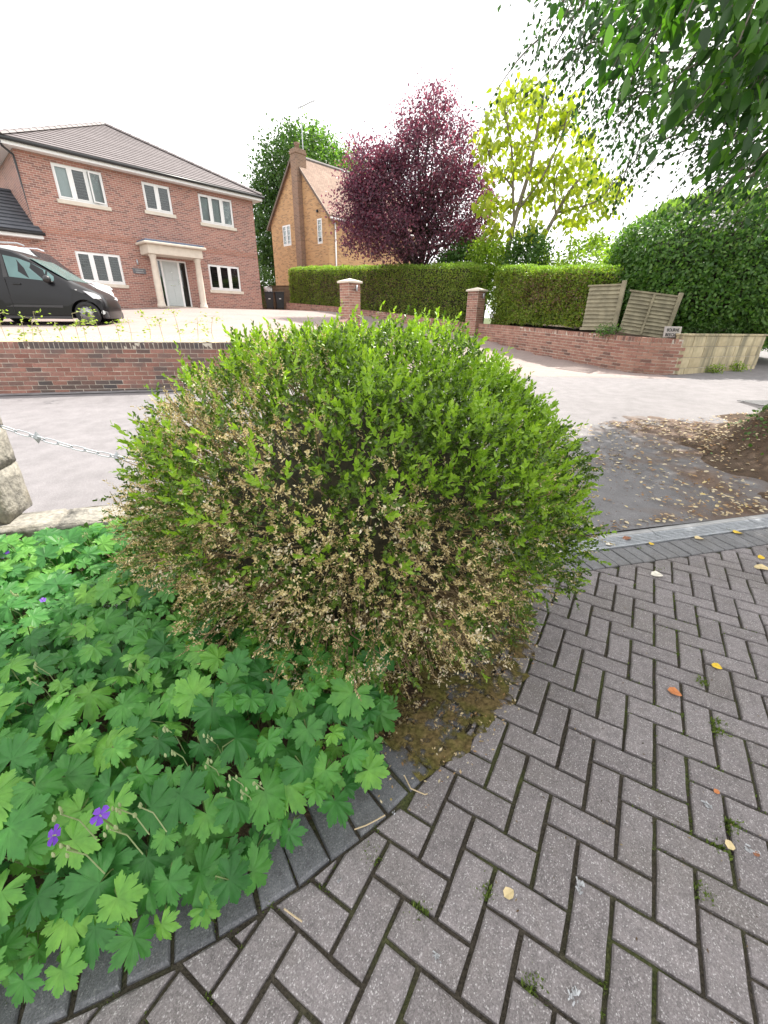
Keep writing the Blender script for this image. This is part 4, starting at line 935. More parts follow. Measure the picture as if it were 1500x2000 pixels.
fence('brown_timber_fence', (-8.6, 31.0, zb), (-5.9, 30.4, zb), 1.42, M_fence2, 'brown timber fence behind the wheelie bins', 9, 0, 1, (1, 1))
# name board on the wall corner
sg_ = empty('name_board', (6.62, 10.83, 1.225), 0, 'grey name board with black lettering on the end of the brick wall', 'sign')
sg_.rotation_euler = (math.radians(-6), 0, math.radians(7))
MB().box(0, .44, -.02, .0, .005, .245).build('board', plain('grey_board', (.42, .39, .37), .8, .1, 8), sg_, bevel=.004)
for i, (tx, zz) in enumerate((('BOURNE', .135), ('BEECHES', .03))):
    cu = bpy.data.curves.new('lettering', 'FONT'); cu.body = tx; cu.size = .105; cu.extrude = .002; cu.offset = .0016; tmp = bpy.data.objects.new('lettering', cu); col.objects.link(tmp)
    dg = bpy.context.evaluated_depsgraph_get(); me = bpy.data.meshes.new_from_object(tmp.evaluated_get(dg)); bpy.data.objects.remove(tmp)
    o = link('lettering', me, plain('black_lettering', (.02, .02, .02), .6), sg_); o.rotation_euler = (math.pi / 2, 0, 0)
    wd_ = max(v.co.x for v in me.vertices); o.scale = (.36 / wd_ * (1 if i else .9), .95, 1); o.location = (.04 + (.02 if i == 0 else 0), -.0225, zz)
# gully grating in the road
gg = empty('gully_grating', (6.75, 7.55, float(z_road(0, 7.55)) + .02), math.radians(5), 'pale metal gully grating set in the road at right', 'drain cover')
mb = MB()
for k in range(11): mb.box(-.3 + k * .055, -.272 + k * .055, -.2, .2, .002, .012)
mb.box(-.33, .33, -.23, -.2, .002, .014); mb.box(-.33, .33, .2, .23, .002, .014); mb.build('bars', plain('worn_cast_iron', (.16, .16, .165), .6, .2, 20), gg)
# ------------------------------------------------------------------ hedges, shrubs and trees
M_hedge = leaf_mat('hedge_leaf', [(.06, .10, .016), (.14, .21, .03), (.22, .30, .045), (.27, .26, .07)], .5, .45)
M_hedgetop = leaf_mat('hedge_fresh_leaf', [(.13, .22, .03), (.2, .31, .05), (.25, .36, .07)], .4, .5)
M_core = plain('shade_painted_core', (.035, .03, .018), .95, .4, 12)  # for solid cores behind leaves, inner shade put into the dark colour
def hedge(name, A, B, za, zb, thick, n, label, seed, brown=None):
    A, B = np.array(A, float), np.array(B, float); L = np.linalg.norm(B - A); d = (B - A) / L; nn = np.array([d[1], -d[0]])   # outward to the viewer
    if nn[1] > 0: nn = -nn
    root = empty(name, (0, 0, 0), 0, label, 'hedge')
    def base(s): return za[0] + (zb[0] - za[0]) * s / L
    def top(s): return za[1] + (zb[1] - za[1]) * s / L
    area_f, area_t = L * 2.0, L * thick
    nf, ntp, ne = int(n * .62), int(n * .22), int(n * .16)
    S, O, Z, N = [], [], [], []
    s = rng.uniform(0, L, nf); S.append(s); O.append(rng.uniform(-.10, .08, nf) ** 1); Z.append(base(s) + (top(s) - base(s)) * rng.uniform(0, 1, nf)); N.append(np.tile([nn[0], nn[1], .25], (nf, 1)))
    s = rng.uniform(0, L, ntp); S.append(s); O.append(-rng.uniform(0, thick, ntp)); Z.append(top(s) + rng.uniform(-.05, .07, ntp)); N.append(np.tile([0, 0, 1.0], (ntp, 1)))
    for k, e in enumerate((0, L)):
        m_ = ne // 2; S.append(np.full(m_, e) + rng.uniform(-.08, .08, m_)); O.append(-rng.uniform(0, thick, m_)); Z.append(base(e) + (top(e) - base(e)) * rng.uniform(0, 1, m_)); N.append(np.tile([*(d * (1 if k else -1)), .2], (m_, 1)))
    S, O, Z, N = (np.concatenate(q) for q in (S, O, Z, N))
    P = np.stack([A[0] + d[0] * S + nn[0] * O, A[1] + d[1] * S + nn[1] * O, Z], 1)
    P[:, :2] += nn * (.07 * wob(P, 3.2, seed) + .04 * wob(P, 11, seed + 1))[:, None]; P[:, 2] += .05 * wob(P, 5, seed + 2) + .05 * wob(P, 1.7, seed + 5)
    D = N * .5 + rdir(len(P), .15) * .9; NN = N + rdir(len(P)) * .7
    tp = np.zeros(len(P), bool); tp[nf:nf + ntp] = True; tp |= (P[:, 2] > top(S) - .12) & (rng.random(len(P)) < .4)
    Lf = rng.uniform(.05, .085, len(P))
    bmask = np.zeros(len(P), bool)
    if brown is not None:
        fs = S / L; hz = (Z - base(S)) / (top(S) - base(S)); w = np.exp(-((fs - brown[0]) / brown[2]) ** 2 - ((hz - brown[1]) / .35) ** 2) + .25 * wob(P, 5, 77)
        bmask = (rng.random(len(P)) < w * .55) & ~tp
    g = ~tp & ~bmask
    leaves('foliage', P[g], D[g], NN[g], Lf[g], .62, LEAF2, M_hedge, root)
    leaves('fresh_top_growth', P[tp], D[tp], NN[tp], Lf[tp], .6, LEAF2, M_hedgetop, root)
    if bmask.any(): leaves('brown_leaves', P[bmask], D[bmask], NN[bmask], Lf[bmask], .6, LEAF2, leaf_mat('brown_hedge_leaf', [(.09, .06, .03), (.16, .11, .05), (.2, .13, .07)], .2), root)
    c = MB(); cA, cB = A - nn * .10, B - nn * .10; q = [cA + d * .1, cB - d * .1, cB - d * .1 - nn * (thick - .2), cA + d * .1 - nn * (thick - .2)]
    zz = [za, zb, zb, za]; c.hexa([(p[0], p[1], z_[0] + .05) for p, z_ in zip(q, zz)] + [(p[0], p[1], z_[1] - .08) for p, z_ in zip(q, zz)]); c.build('twigs', M_core, root)  # solid dark box that stops see-through, coloured as the hedge's inner shade
    return root
hedge('clipped_hedge', (-6.0, 28.9), (3.05, 18.05), (2.35, 4.28), (1.42, 3.42), 1.1, 46000, 'long clipped green hedge along the right side of the drive', 3, (.45, .5, .35))
hedge('clipped_hedge', (3.95, 17.3), (5.42, 12.75), (1.45, 3.28), (1.42, 2.83), 1.0, 26000, 'shorter clipped hedge with brown patches right of the gate pillar', 9, (.66, .6, .35))

def crown(ells, nc, cr_, per, seed=0, shell=.55, flat=.75):
    w = np.array([e[3] * e[4] * e[5] for e in ells]) ** .75; w /= w.sum(); k = rng.choice(len(ells), nc, p=w); E = np.array(ells)[k]
    C = E[:, :3] + rdir(nc) * E[:, 3:6] * (shell + (1 - shell) * rng.random((nc, 1)) ** .5)
    r = cr_ * rng.uniform(.55, 1.35, nc); g = rng.normal(size=(nc, per, 3)) * np.array([1, 1, flat]) * .5
    P = C[:, None, :] + g * r[:, None, None]
    return C, P.reshape(-1, 3), np.repeat(C, per, 0)
def limb(mb, a, b, r0, r1, sag=.15, n=7, sides=6, seed=None):
    a, b = np.array(a, float), np.array(b, float); t_ = np.linspace(0, 1, n)[:, None]; Lb = np.linalg.norm(b - a)
    mid = rng.normal(0, .07 * Lb, 3); P = a + (b - a) * t_ + mid * np.sin(t_ * math.pi) + np.array([0, 0, sag * Lb]) * np.sin(t_ * math.pi) * .5
    mb.tube(P, np.linspace(r0, r1, n), sides); return P
def tree(name, base, top, ells, nc, cr_, per, leafL, W, mat, bark, r0, label, cat='tree', nb=40, tm=LEAF2, droop=-.2, shell=.55, group=None, flat=.75, extra=None, sec=None):
    root = empty(name, tuple(base), 0, label, cat, group); base = np.array(base, float)
    C, P, O = crown([(e[0] - base[0], e[1] - base[1], e[2] - base[2], *e[3:]) for e in ells], nc, cr_, per, 0, shell, flat)
    D = rdir(len(P)) + unit(P - O + 1e-6) * .5 + np.array([0, 0, droop]); N = rdir(len(P), .6)
    if sec is None: leaves('crown', P, D, N, rng.uniform(.75, 1.25, len(P)) * leafL, W, tm, mat, root)
    else:
        ms = rng.random(len(P)) < sec[1](P + base); lf = rng.uniform(.75, 1.25, len(P)) * leafL
        leaves('crown', P[~ms], D[~ms], N[~ms], lf[~ms], W, tm, mat, root); leaves('painted_sunlit_leaves', P[ms], D[ms], N[ms], lf[ms], W, tm, sec[0], root)
    mb = MB(); tp = np.array(top, float) - base; tr = limb(mb, (0, 0, -.2), tp, r0, r0 * .35, 0, 9, 8)
    for i in rng.choice(len(C), min(nb, len(C)), replace=False):
        k = rng.integers(3, 8); limb(mb, tr[k], C[i], r0 * .3, .012, .1, 6, 5)
    if extra: extra(mb)
    mb.build('trunk', bark, root, True)
    return root
M_bark_grey = bark_mat('grey_bark', (.20, .17, .14)); M_bark_dark = bark_mat('dark_bark', (.08, .06, .05))
M_plum = leaf_mat('purple_leaf', [(.055, .034, .052), (.10, .056, .082), (.16, .08, .105), (.24, .11, .13)], .48, .35, (2.0, .95, 1.25), 1.0)
Yp = 22.0
tree('purple_plum_tree', (.9, Yp, 1.5), (1.0, Yp, 6.5), [(1.7, Yp, 7.6, 1.7, 1.6, 2.2), (.0, Yp, 6.2, 1.9, 1.6, 1.6), (3.0, Yp, 6.0, 1.7, 1.5, 1.7), (1.2, Yp - .4, 4.9, 2.7, 1.6, 1.1), (1.95, Yp, 9.1, .75, .7, .95), (-1.1, Yp, 5.3, 1.1, 1.2, 1.2), (-.55, Yp, 7.0, 1.15, 1.0, 1.15), (-1.0, Yp, 7.3, .95, .9, 1.1), (-1.5, Yp, 6.1, .95, .9, 1.1), (.6, Yp, 8.1, .8, .8, .8), (2.9, Yp, 7.6, 1.0, .9, 1.2), (3.9, Yp, 4.9, .95, 1.0, 1.0), (.3, Yp, 7.7, .8, .8, .7)],
     1150, .5, 42, .11, .62, M_plum, M_bark_dark, .16, 'purple leaved plum tree towering behind the clipped hedge', nb=110, shell=.35)
M_gt = leaf_mat('green_tree_leaf', [(.03, .065, .018), (.05, .11, .026), (.08, .15, .04)], .3, .5); M_gt2 = leaf_mat('light_green_tree_leaf', [(.09, .18, .03), (.13, .25, .05), (.17, .29, .07)], .4, .5)
tree('broadleaf_tree', (-7.5, 43, 1.6), (-7, 43, 11), [(-7.2, 43, 12.4, 3.6, 3.4, 3.2), (-10.0, 43, 8.6, 2.0, 2.6, 3.4), (-4.6, 42.4, 11.2, 2.8, 2.8, 2.6), (-10.4, 43, 5.0, 1.5, 2.0, 3.0), (-2.6, 43, 8.5, 2.4, 2.4, 3.0)],
     850, 1.0, 46, .24, .7, M_gt, M_bark_grey, .35, 'tall broadleaf tree rising behind the orange brick cottage', nb=40, shell=.5, sec=(M_gt2, lambda P: sm(-8.5, -4.5, P[:, 0]) * .75))  # lighter leaves towards the right: sunlit side put into the leaf colour
# catalpa: golden, open, big hanging leaves
M_cat = leaf_mat('golden_catalpa_leaf', [(.20, .28, .025), (.30, .38, .035), (.42, .47, .07)], .46, .45, (1.35, 1.35, .35), 1.0)
Yc = 20.0
tip = lambda x, y, Y=Yc: np.array(at(x, y, Y))
croot = empty('golden_catalpa_tree', (4.9, Yc, 1.3), 0, 'golden yellow catalpa tree with open branches behind the hedge', 'tree'); cb0 = np.array([4.9, Yc, 1.3])
mb = MB(); tips = []
def cpath(pts, r0, r1):
    P = spline(np.array(pts), 6) - cb0; mb.tube(P, np.linspace(r0, r1, len(P)), 7); return P
mains = [cpath([cb0 + [0, 0, -.3], tip(990, 500), tip(1008, 420), tip(1035, 330), tip(1050, 250), tip(1062, 190)], .13, .03), cpath([cb0 + [.7, 0, -.3], tip(1055, 485), tip(1085, 420), tip(1115, 370), tip(1150, 330), tip(1175, 300)], .10, .025),
         cpath([tip(1005, 440), tip(1002, 380), tip(1000, 300), tip(990, 240), tip(985, 205)], .06, .02), cpath([tip(1012, 410), tip(1060, 345), tip(1095, 270), tip(1110, 220)], .05, .018),
         cpath([tip(1090, 415), tip(1130, 405), tip(1170, 390), tip(1195, 360)], .045, .015), cpath([tip(1003, 370), tip(975, 330), tip(955, 300)], .04, .012), cpath([tip(1000, 440), tip(965, 410), tip(945, 385)], .035, .012), cpath([tip(1085, 425), tip(1085, 350), tip(1120, 300)], .04, .015)]
cl = [(985, 200), (965, 235), (1000, 190), (1035, 165), (1060, 180), (1050, 205), (1090, 215), (1120, 205), (1105, 235), (1075, 240), (1030, 230), (1000, 240), (945, 265), (965, 285), (950, 300), (990, 275), (1020, 285), (1050, 275), (1085, 265), (1110, 255), (1135, 300), (1160, 315), (1120, 320), (1090, 315), (1060, 330), (1030, 330), (1010, 345), (985, 335), (960, 340), (945, 385), (970, 395), (960, 410), (1000, 400), (1035, 395), (1100, 345), (1140, 345), (1170, 345), (1190, 355), (1200, 365), (1180, 375), (1150, 375), (1120, 375), (1090, 365), (1195, 390), (1160, 405), (1130, 415), (1185, 410), (1105, 400), (1060, 385), (1030, 440), (975, 440), (955, 450), (1045, 460), (1010, 470), (1100, 440), (1150, 425), (1060, 360), (1140, 275), (1025, 200), (1010, 305)]
CP, CD = [], []
for x, y in cl:
    for rep in range(2):
        p = tip(x + R.uniform(-9, 9), y + R.uniform(-9, 9), Yc + R.uniform(-1.3, 1.3)) - cb0; d_ = min((np.linalg.norm(q - p), tuple(q)) for m_ in mains for q in m_[3:])
        if d_[0] < 2.6: limb(mb, d_[1], p, .016, .006, .1, 5, 4)
        for k in range(22): CP.append(p + np.array([R.gauss(0, .22), R.gauss(0, .3), R.gauss(.02, .15)])); CD.append((R.gauss(0, .55), R.gauss(0, .55), -.75 + R.gauss(0, .3)))
CP, CD = np.array(CP), np.array(CD)
CAT = (np.array([(0, 0, 0), (-.05, -.38, .05), (.35, -.5, .13), (.72, -.22, .06), (1, 0, -.06), (.72, .22, .06), (.35, .5, .13), (-.05, .38, .05), (.4, 0, .0)]), np.array([(0, 1, 8), (1, 2, 8), (2, 3, 8), (3, 4, 8), (4, 5, 8), (5, 6, 8), (6, 7, 8), (7, 0, 8)]))
leaves('crown', CP, CD, rdir(len(CP), .2), rng.uniform(.15, .27, len(CP)), .72, CAT, M_cat, croot); mb.build('trunk', bark_mat('catalpa_bark', (.26, .22, .17)), croot, True)
# shrubs behind the hedge
M_yg = leaf_mat('yellow_green_leaf', [(.13, .22, .025), (.22, .32, .04), (.30, .40, .06)], .45, .5); M_mid = leaf_mat('mid_green_leaf', [(.035, .085, .018), (.06, .13, .028), (.10, .19, .04)], .3, .5)
for (x, y, Y, rx, rz, mt, lb) in [(1130, 492, 19, 1.5, .8, M_yg, 'yellow green shrub below the catalpa, right of its trunk'), (955, 495, 20, .8, .8, M_yg, 'yellow green shrub at the left foot of the catalpa'), (1035, 490, 19, .75, .9, M_mid, 'dark green shrub between the two catalpa stems'), (1200, 545, 15.5, .9, 1.1, M_yg, 'bright green shrub behind the fence beside the big bush'), (905, 500, 21, .9, .7, M_mid, 'mid green shrub under the right side of the purple tree')]:
    p = at(x, y, Y); b = (p[0], p[1], 1.2)
    tree('garden_shrub', b, (p[0], p[1], p[2]), [(p[0], p[1], p[2] - .25, rx, rx * .8, rz), (p[0], p[1], p[2] - 1.2, rx * .9, rx * .7, rz)], 130, .38, 40, .13, .6, mt, M_bark_dark, .05, lb, 'shrub', nb=14, group='shrubs behind the hedge')
# big rounded bush on the right
M_rb = leaf_mat('big_bush_leaf', [(.035, .09, .02), (.065, .15, .03), (.11, .22, .042), (.15, .23, .06)], .4, .42); M_rbt = leaf_mat('big_bush_fresh_leaf', [(.11, .2, .04), (.16, .26, .06), (.2, .3, .08)], .4, .5)
rroot = empty('rounded_bush', (9.6, 14.0, 1.1), 0, 'huge rounded dark green bush overhanging the yellow stone wall', 'bush'); rb0 = np.array([9.6, 14.0, 1.1])
def super_pts(n, C, Rd, e=2.5, zmin=-1.0, rad=(.9, 1.03)):
    d = rdir(n); d = d[d[:, 2] > zmin]; d = d / (np.abs(d) ** e).sum(1, keepdims=True) ** (1 / e); r = rng.uniform(*rad, (len(d), 1)); return C + d * Rd * r, unit(d / Rd)
P, N = super_pts(36000, np.array([9.75, 13.9, 2.65]), np.array([3.25, 2.1, 2.02]), 2.7, -.75, (.86, 1.02))
P = P + N * (.16 * wob(P, 2.2, 4) + .10 * wob(P, 6, 5))[:, None]
P = np.repeat(P, 2, 0) + rng.normal(0, .05, (len(P) * 2, 3)); N = np.repeat(N, 2, 0)
tp = (P[:, 2] > 4.25 + .2 * rng.normal(size=len(P))); D = N * .45 + rdir(len(P)) * .7 + np.array([0, 0, -.25]); D[tp] += [0, 0, .9]
leaves('foliage', (P - rb0)[~tp], D[~tp], (N + rdir(len(P)) * .5)[~tp], rng.uniform(.075, .14, (~tp).sum()), .55, LEAF2, M_rb, rroot); leaves('fresh_top_growth', (P - rb0)[tp], D[tp], (N + rdir(len(P)) * .6)[tp], rng.uniform(.09, .16, tp.sum()), .5, LEAF2, M_rbt, rroot)
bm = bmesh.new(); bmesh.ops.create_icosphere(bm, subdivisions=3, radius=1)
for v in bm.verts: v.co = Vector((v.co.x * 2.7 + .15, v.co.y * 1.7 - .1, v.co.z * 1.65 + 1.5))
me = bpy.data.meshes.new('twigs'); bm.to_mesh(me); bm.free(); link('twigs', me, M_core, rroot, True)  # solid dark ellipsoid, the bush's inner shade put into its colour
fl = at(1395, 428, 12.1) - rb0; FP = fl + rng.normal(0, 1, (60, 3)) * [.32, .1, .16]; leaves('white_blossom', FP, rdir(60), rdir(60, .5), .07, .9, LEAF2, plain('white_petal', (.6, .58, .6), .7), rroot)
MB().tube([(0, 0, -.8), (0, 0, .6)], .12, 8).build('stem', M_bark_dark, rroot)
# low growth on the stone wall top and greenery beyond the wall's end
for (x, y, Y, rx, rz, mt, lb) in [(1385, 648, 12.0, .8, .16, M_mid, 'low weeds on top of the stone wall, middle'), (1450, 650, 12.6, .7, .2, M_mid, 'low weeds on top of the stone wall, right end')]:
    p = at(x, y, Y); tree('wall_top_weed', (p[0], p[1], 1.2), (p[0], p[1], 1.35), [(p[0], p[1], 1.38, rx, .2, rz)], 40, .15, 26, .07, .5, mt, M_bark_dark, .01, lb, 'weeds', nb=10)
for k, (X, Y, h, r, mt, lb) in enumerate([(17.5, 19.5, 3.0, 2.6, M_yg, 'sunlit green bush beyond the end of the stone wall'), (22, 27, 5.5, 4.0, M_mid, 'far green tree beyond the end of the stone wall'), (13.5, 24, 3.2, 2.6, M_mid, 'green shrub behind the big rounded bush')]):
    b = (X, Y, float(z_far(X, Y))); tree('far_shrub', b, (X, Y, b[2] + h * .6), [(X, Y, b[2] + h * .62, r, r * .8, h * .5), (X, Y - .5, b[2] + h * .3, r * .9, r * .7, h * .35)], 260, .5, 34, .18, .6, mt, M_bark_dark, .12, lb, 'shrub', nb=20)
b = (-9.2, 30.6, z_any(-8.6, 30)); tree('fern_shrub', b, (b[0], b[1], b[2] + .8), [(b[0] + 1.1, b[1] - .9, b[2] + .55, .28, .3, .45), (b[0] + .9, b[1], b[2] + 1.9, .8, .6, .9)], 90, .22, 30, .09, .5, M_mid, M_bark_dark, .03, 'green shrub growing beside the house corner behind the bins', 'shrub', nb=14)

# ------------------------------------------------------------------ saplings on the planting strip
M_sapstem = plain('sapling_stem', (.34, .30, .16), .8); M_sap = leaf_mat('sapling_leaf', [(.15, .22, .03), (.22, .30, .05), (.30, .36, .09)], .4, .5)
for i, (px, hh) in enumerate([(12, .42), (38, .3), (62, .34), (85, .48), (118, .3), (152, .46), (168, .42), (196, .44), (232, .34), (255, .38), (292, .42), (318, .36), (352, .46), (385, .4), (418, .4)]):
    p = np.array(gnd(px, 655 if i % 2 else 660, 1.08)); 
    Y = float(wall_y(p[0])) + R.uniform(.35, 1.2); k = Y / p[1]; p = np.array([p[0] * k, Y, float(z_left(Y)) + .05])
    root = empty('sapling', tuple(p), 0, ('first', 'second', 'third', 'fourth', 'fifth', 'sixth', 'seventh', 'eighth', 'ninth', 'tenth', 'eleventh', 'twelfth', 'thirteenth', 'fourteenth', 'fifteenth')[i] + ' young sapling from the left in the straw strip above the retaining wall', 'sapling', 'young hedging plants above the retaining wall')
    st = MB(); S = limb(st, (0, 0, -.05), (R.gauss(0, .05), R.gauss(0, .05), hh), .006, .003, 0, 6, 4); Bp, Bd = [], []
    for k in range(5):
        q = S[R.randint(2, 5)]; e = q + np.array([R.gauss(0, .1), R.gauss(0, .08), R.uniform(-.02, .06)]); limb(st, q, e, .003, .002, .1, 4, 3)
        for _ in range(6): Bp.append(e + np.array([R.gauss(0, .035) for _ in range(3)])); Bd.append((R.gauss(0, 1), R.gauss(0, 1), R.gauss(-.1, .4)))
    st.build('stem', M_sapstem, root); leaves('leaves', np.array(Bp), np.array(Bd), rdir(len(Bp), .8), rng.uniform(.04, .075, len(Bp)), .5, LEAF2, M_sap, root)

# ------------------------------------------------------------------ the overhanging tree on the right
M_bl = leaf_mat('overhanging_leaf', [(.012, .036, .008), (.02, .06, .012), (.035, .095, .018), (.06, .14, .024)], .36, .4, (1.3, 1.7, .5)); M_bl2 = leaf_mat('bright_overhanging_leaf', [(.04, .11, .016), (.07, .17, .024), (.13, .27, .04)], .42, .4, (1.3, 1.6, .45))
T0 = np.array([6.7, 4.5, .45]); nroot = empty('overhanging_tree', tuple(T0), 0, 'large leafy tree overhanging the paving from the right', 'tree')
mb = MB(); trunk = spline(np.array([(0, 0, -.5), (.05, .0, 1.2), (-.1, .1, 2.8), (.1, .0, 4.5), (.0, .2, 7.0), (.2, .1, 9.5)]), 5); mb.tube(trunk, np.linspace(.30, .06, len(trunk)), 10)
def spray(p0, p1, nl, leafL, fat=.10, near=False):
    """a drooping leafy twig from p0 to p1 (world)"""
    n = 7; t_ = np.linspace(0, 1, n)[:, None]; P = p0 + (p1 - p0) * t_ + np.array([0, 0, .10]) * np.sin(t_ * math.pi) * np.linalg.norm(p1 - p0); mb.tube(P - T0, np.linspace(.008 if near else .012, .003, n), 4)
    i = rng.random(nl) ** .8; C = np.stack([np.interp(i, t_[:, 0], P[:, k]) for k in range(3)], 1) + rng.normal(0, fat, (nl, 3)) * [1, 1, .8]
    D = unit(p1 - p0) * .5 + rng.normal(0, .5, (nl, 3)) + np.array([0, 0, -.55]); return C, D, rdir(nl, .8), np.full(nl, leafL) * rng.uniform(.7, 1.25, nl)
big, fine = [], []
def A_(x, y, Y): return np.array(at(x, y, Y))
for (x0, y0, x1, y1, Y, nl) in [(1250, -60, 1175, 90, 3.0, 24), (1330, -60, 1180, 165, 3.2, 34), (1420, -80, 1240, 130, 2.8, 36), (1480, -40, 1300, 200, 2.9, 44), (1560, 0, 1370, 190, 2.7, 44), (1560, 80, 1410, 250, 2.8, 40), (1580, 150, 1420, 300, 2.9, 38), (1600, 240, 1460, 330, 2.8, 30), (1400, -90, 1330, 60, 2.7, 30), (1520, -90, 1440, 90, 2.5, 34), (1600, 20, 1480, 170, 2.6, 34), (1350, -80, 1240, 40, 2.9, 26), (1230, -90, 1130, 20, 3.3, 22), (1600, 300, 1490, 370, 3.0, 18), (1540, 100, 1330, 240, 3.1, 30)]:
    big.append(spray(A_(x0, y0, Y + R.uniform(-.1, .3)), A_(x1, y1, Y), int(nl * 1.8), .085, .085, True))
for (x0, y0, x1, y1, Y) in [(1140, -60, 1030, 75, 6.0), (1180, -40, 1050, 130, 6.2), (1200, 0, 1085, 150, 6.4), (1220, 30, 1110, 160, 5.8), (1250, 60, 1140, 190, 6.2), (1110, -80, 1075, 20, 6.5), (1280, 100, 1160, 230, 6.0), (1300, 120, 1180, 265, 6.5), (1330, 140, 1195, 200, 6.2), (1340, 190, 1240, 250, 6.4), (1400, 180, 1260, 300, 6.6), (1420, 210, 1290, 330, 6.2), (1450, 230, 1330, 340, 6.4), (1480, 250, 1370, 350, 6.0), (1520, 260, 1410, 370, 5.6), (1560, 290, 1440, 380, 5.4), (1500, 200, 1330, 270, 6.0), (1460, 160, 1300, 250, 5.8), (1540, 230, 1380, 300, 5.6), (1400, 100, 1250, 200, 5.4), (1350, 50, 1200, 130, 5.6), (1300, 0, 1130, 90, 5.8), (1260, -60, 1120, 60, 5.6), (1580, 330, 1480, 400, 5.0), (1240, 230, 1200, 330, 6.6), (1600, 200, 1450, 330, 4.6), (1560, 120, 1400, 230, 4.4), (1600, 260, 1440, 350, 4.4), (1500, 60, 1340, 160, 4.4), (1450, 0, 1280, 90, 4.6), (1400, -40, 1220, 40, 4.6), (1580, 300, 1500, 390, 4.0), (1560, 40, 1430, 150, 4.0), (1600, 120, 1470, 260, 3.9)]:
    a, b = A_(x0, y0, Y + R.uniform(0, .8)), A_(x1, y1, Y)
    for k in range(4):
        jit = rng.normal(0, .17, 3); fine.append(spray(a + jit, b + jit * 1.3, 62, .062, .10))
# main limbs and the crown overhead (outside the picture), which shades the paving
for tgt in [(3.4, 3.2, 4.6), (1.8, 2.0, 4.8), (4.5, 6.0, 4.4), (3.0, 6.6, 4.6), (2.2, 5.0, 4.4), (5.6, 7.2, 4.6), (3.8, .5, 5.0), (8.6, 2.0, 5.0), (9.0, 6.0, 5.4), (0, 1.0, 5.0), (6, 4, 8), (3.5, 3.0, 6.5), (5.0, -1, 5.2)]:
    k = R.randint(9, 16); limb(mb, trunk[k], np.array(tgt) - T0, .085, .02, .12, 9, 6)
OC, OP, OO = crown([(3.0, 3.5, 5.3, 2.5, 1.0, .7), (4.8, 3.0, 5.5, 2.4, 1.5, 1.1), (1.6, 3.0, 5.2, 1.6, .75, .5), (6.5, 4.5, 6.6, 2.6, 2.8, 2.4), (4.9, 5.4, 5.3, 2.2, 1.6, 1.0), (8.8, 3.6, 5.2, 2.0, 3.0, 1.6), (5.9, 7.3, 5.4, 2.1, 1.6, 1.0), (3.6, 4.3, 5.3, 1.5, 1.2, .8)], 1000, .62, 60, 0, .2, .6)
_, OP2, _ = crown([(3.0, 3.7, 5.3, 1.2, 1.0, .6), (2.6, 2.9, 5.2, 1.2, .8, .5)], 110, .6, 60, 0, .1, .6); OP = np.concatenate([OP, OP2])
keep = np.array([not in_view(p, 25) or (p[0] / p[1] > .62 and p[2] > 3.6) for p in OP]); 
Yz = OP[:, 1] - (OP[:, 2] - 4) * .6      # where the sun ray through the leaf meets the height of 4 m: leave the bush in the sun
Xz = OP[:, 0] - (OP[:, 2] - 4) * .5
keep &= ~((Yz > 3.1) & (Yz < 4.9) & (Xz < 2.05) & (Xz > -.6))
OP = OP[keep]
fine.append((OP, rdir(len(OP)) + [0, 0, -.3], rdir(len(OP), .9), rng.uniform(.10, .15, len(OP))))
q = [np.concatenate([b_[k] for b_ in big]) for k in range(4)]; bsel = rng.random(len(q[0])) < .5
LEAF6 = (np.array([(0, 0, 0), (.18, -.34, .08), (.48, -.5, .12), (.8, -.27, .06), (1.05, 0, -.08), (.8, .27, .06), (.48, .5, .12), (.18, .34, .08), (.5, 0, 0)]), np.array([(0, 1, 8), (1, 2, 8), (2, 3, 8), (3, 4, 8), (4, 5, 8), (5, 6, 8), (6, 7, 8), (7, 0, 8)]))
leaves('near_leaves', q[0][bsel] - T0, q[1][bsel], q[2][bsel], q[3][bsel], .54, LEAF6, M_bl, nroot); leaves('bright_near_leaves', q[0][~bsel] - T0, q[1][~bsel], q[2][~bsel], q[3][~bsel], .54, LEAF6, M_bl2, nroot)
q = [np.concatenate([b_[k] for b_ in fine]) for k in range(4)]; leaves('crown', q[0] - T0, q[1], q[2], q[3], .6, LEAF2, M_bl, nroot)
mb.build('trunk', M_bark_grey, nroot, True)

# ------------------------------------------------------------------ box bush, half eaten
M_boxd = leaf_mat('box_leaf', [(.03, .06, .010), (.06, .11, .016), (.10, .17, .024), (.16, .24, .035)], .3, .32, (1.4, 1.6, .5), 3.0); M_boxn = leaf_mat('young_box_leaf', [(.16, .29, .025), (.24, .40, .04), (.33, .48, .07)], .45, .35, (1.3, 1.35, .4), 3.0)
M_dead = leaf_mat('dead_box_leaf', [(.28, .215, .09), (.50, .41, .19), (.68, .58, .32), (.78, .70, .46)], .32, .7, (1.2, 1.0, .7), 6.0, .2); M_twig = bark_mat('box_twig', (.30, .215, .12))
BC, BR = np.array([-.13, 2.11, .635]), np.array([1.05, 1.06, .78]); broot = empty('box_bush', (-.13, 2.15, 0), 0, 'large round box bush, half green and half eaten to tan twigs', 'bush'); b0 = np.array([-.13, 2.15, 0])
def bush_surf(n, rad, zmin=-.90, front=True):
    d = rdir(n)
    if front: d = d[(d[:, 1] < .25) | (rng.random(len(d)) < .35)]
    e = 2.05; d = d / (np.abs(d) ** e).sum(1, keepdims=True) ** (1 / e); d = d[d[:, 2] > zmin]
    r = rng.uniform(*rad, (len(d), 1)); lump = 1 + .055 * wob(d, 4.5, 21) + .07 * wob(d, 12, 22) + .06 * wob(d, 24, 23)
    P = BC + d * BR * r * lump[:, None]; return P, unit(d / BR), d
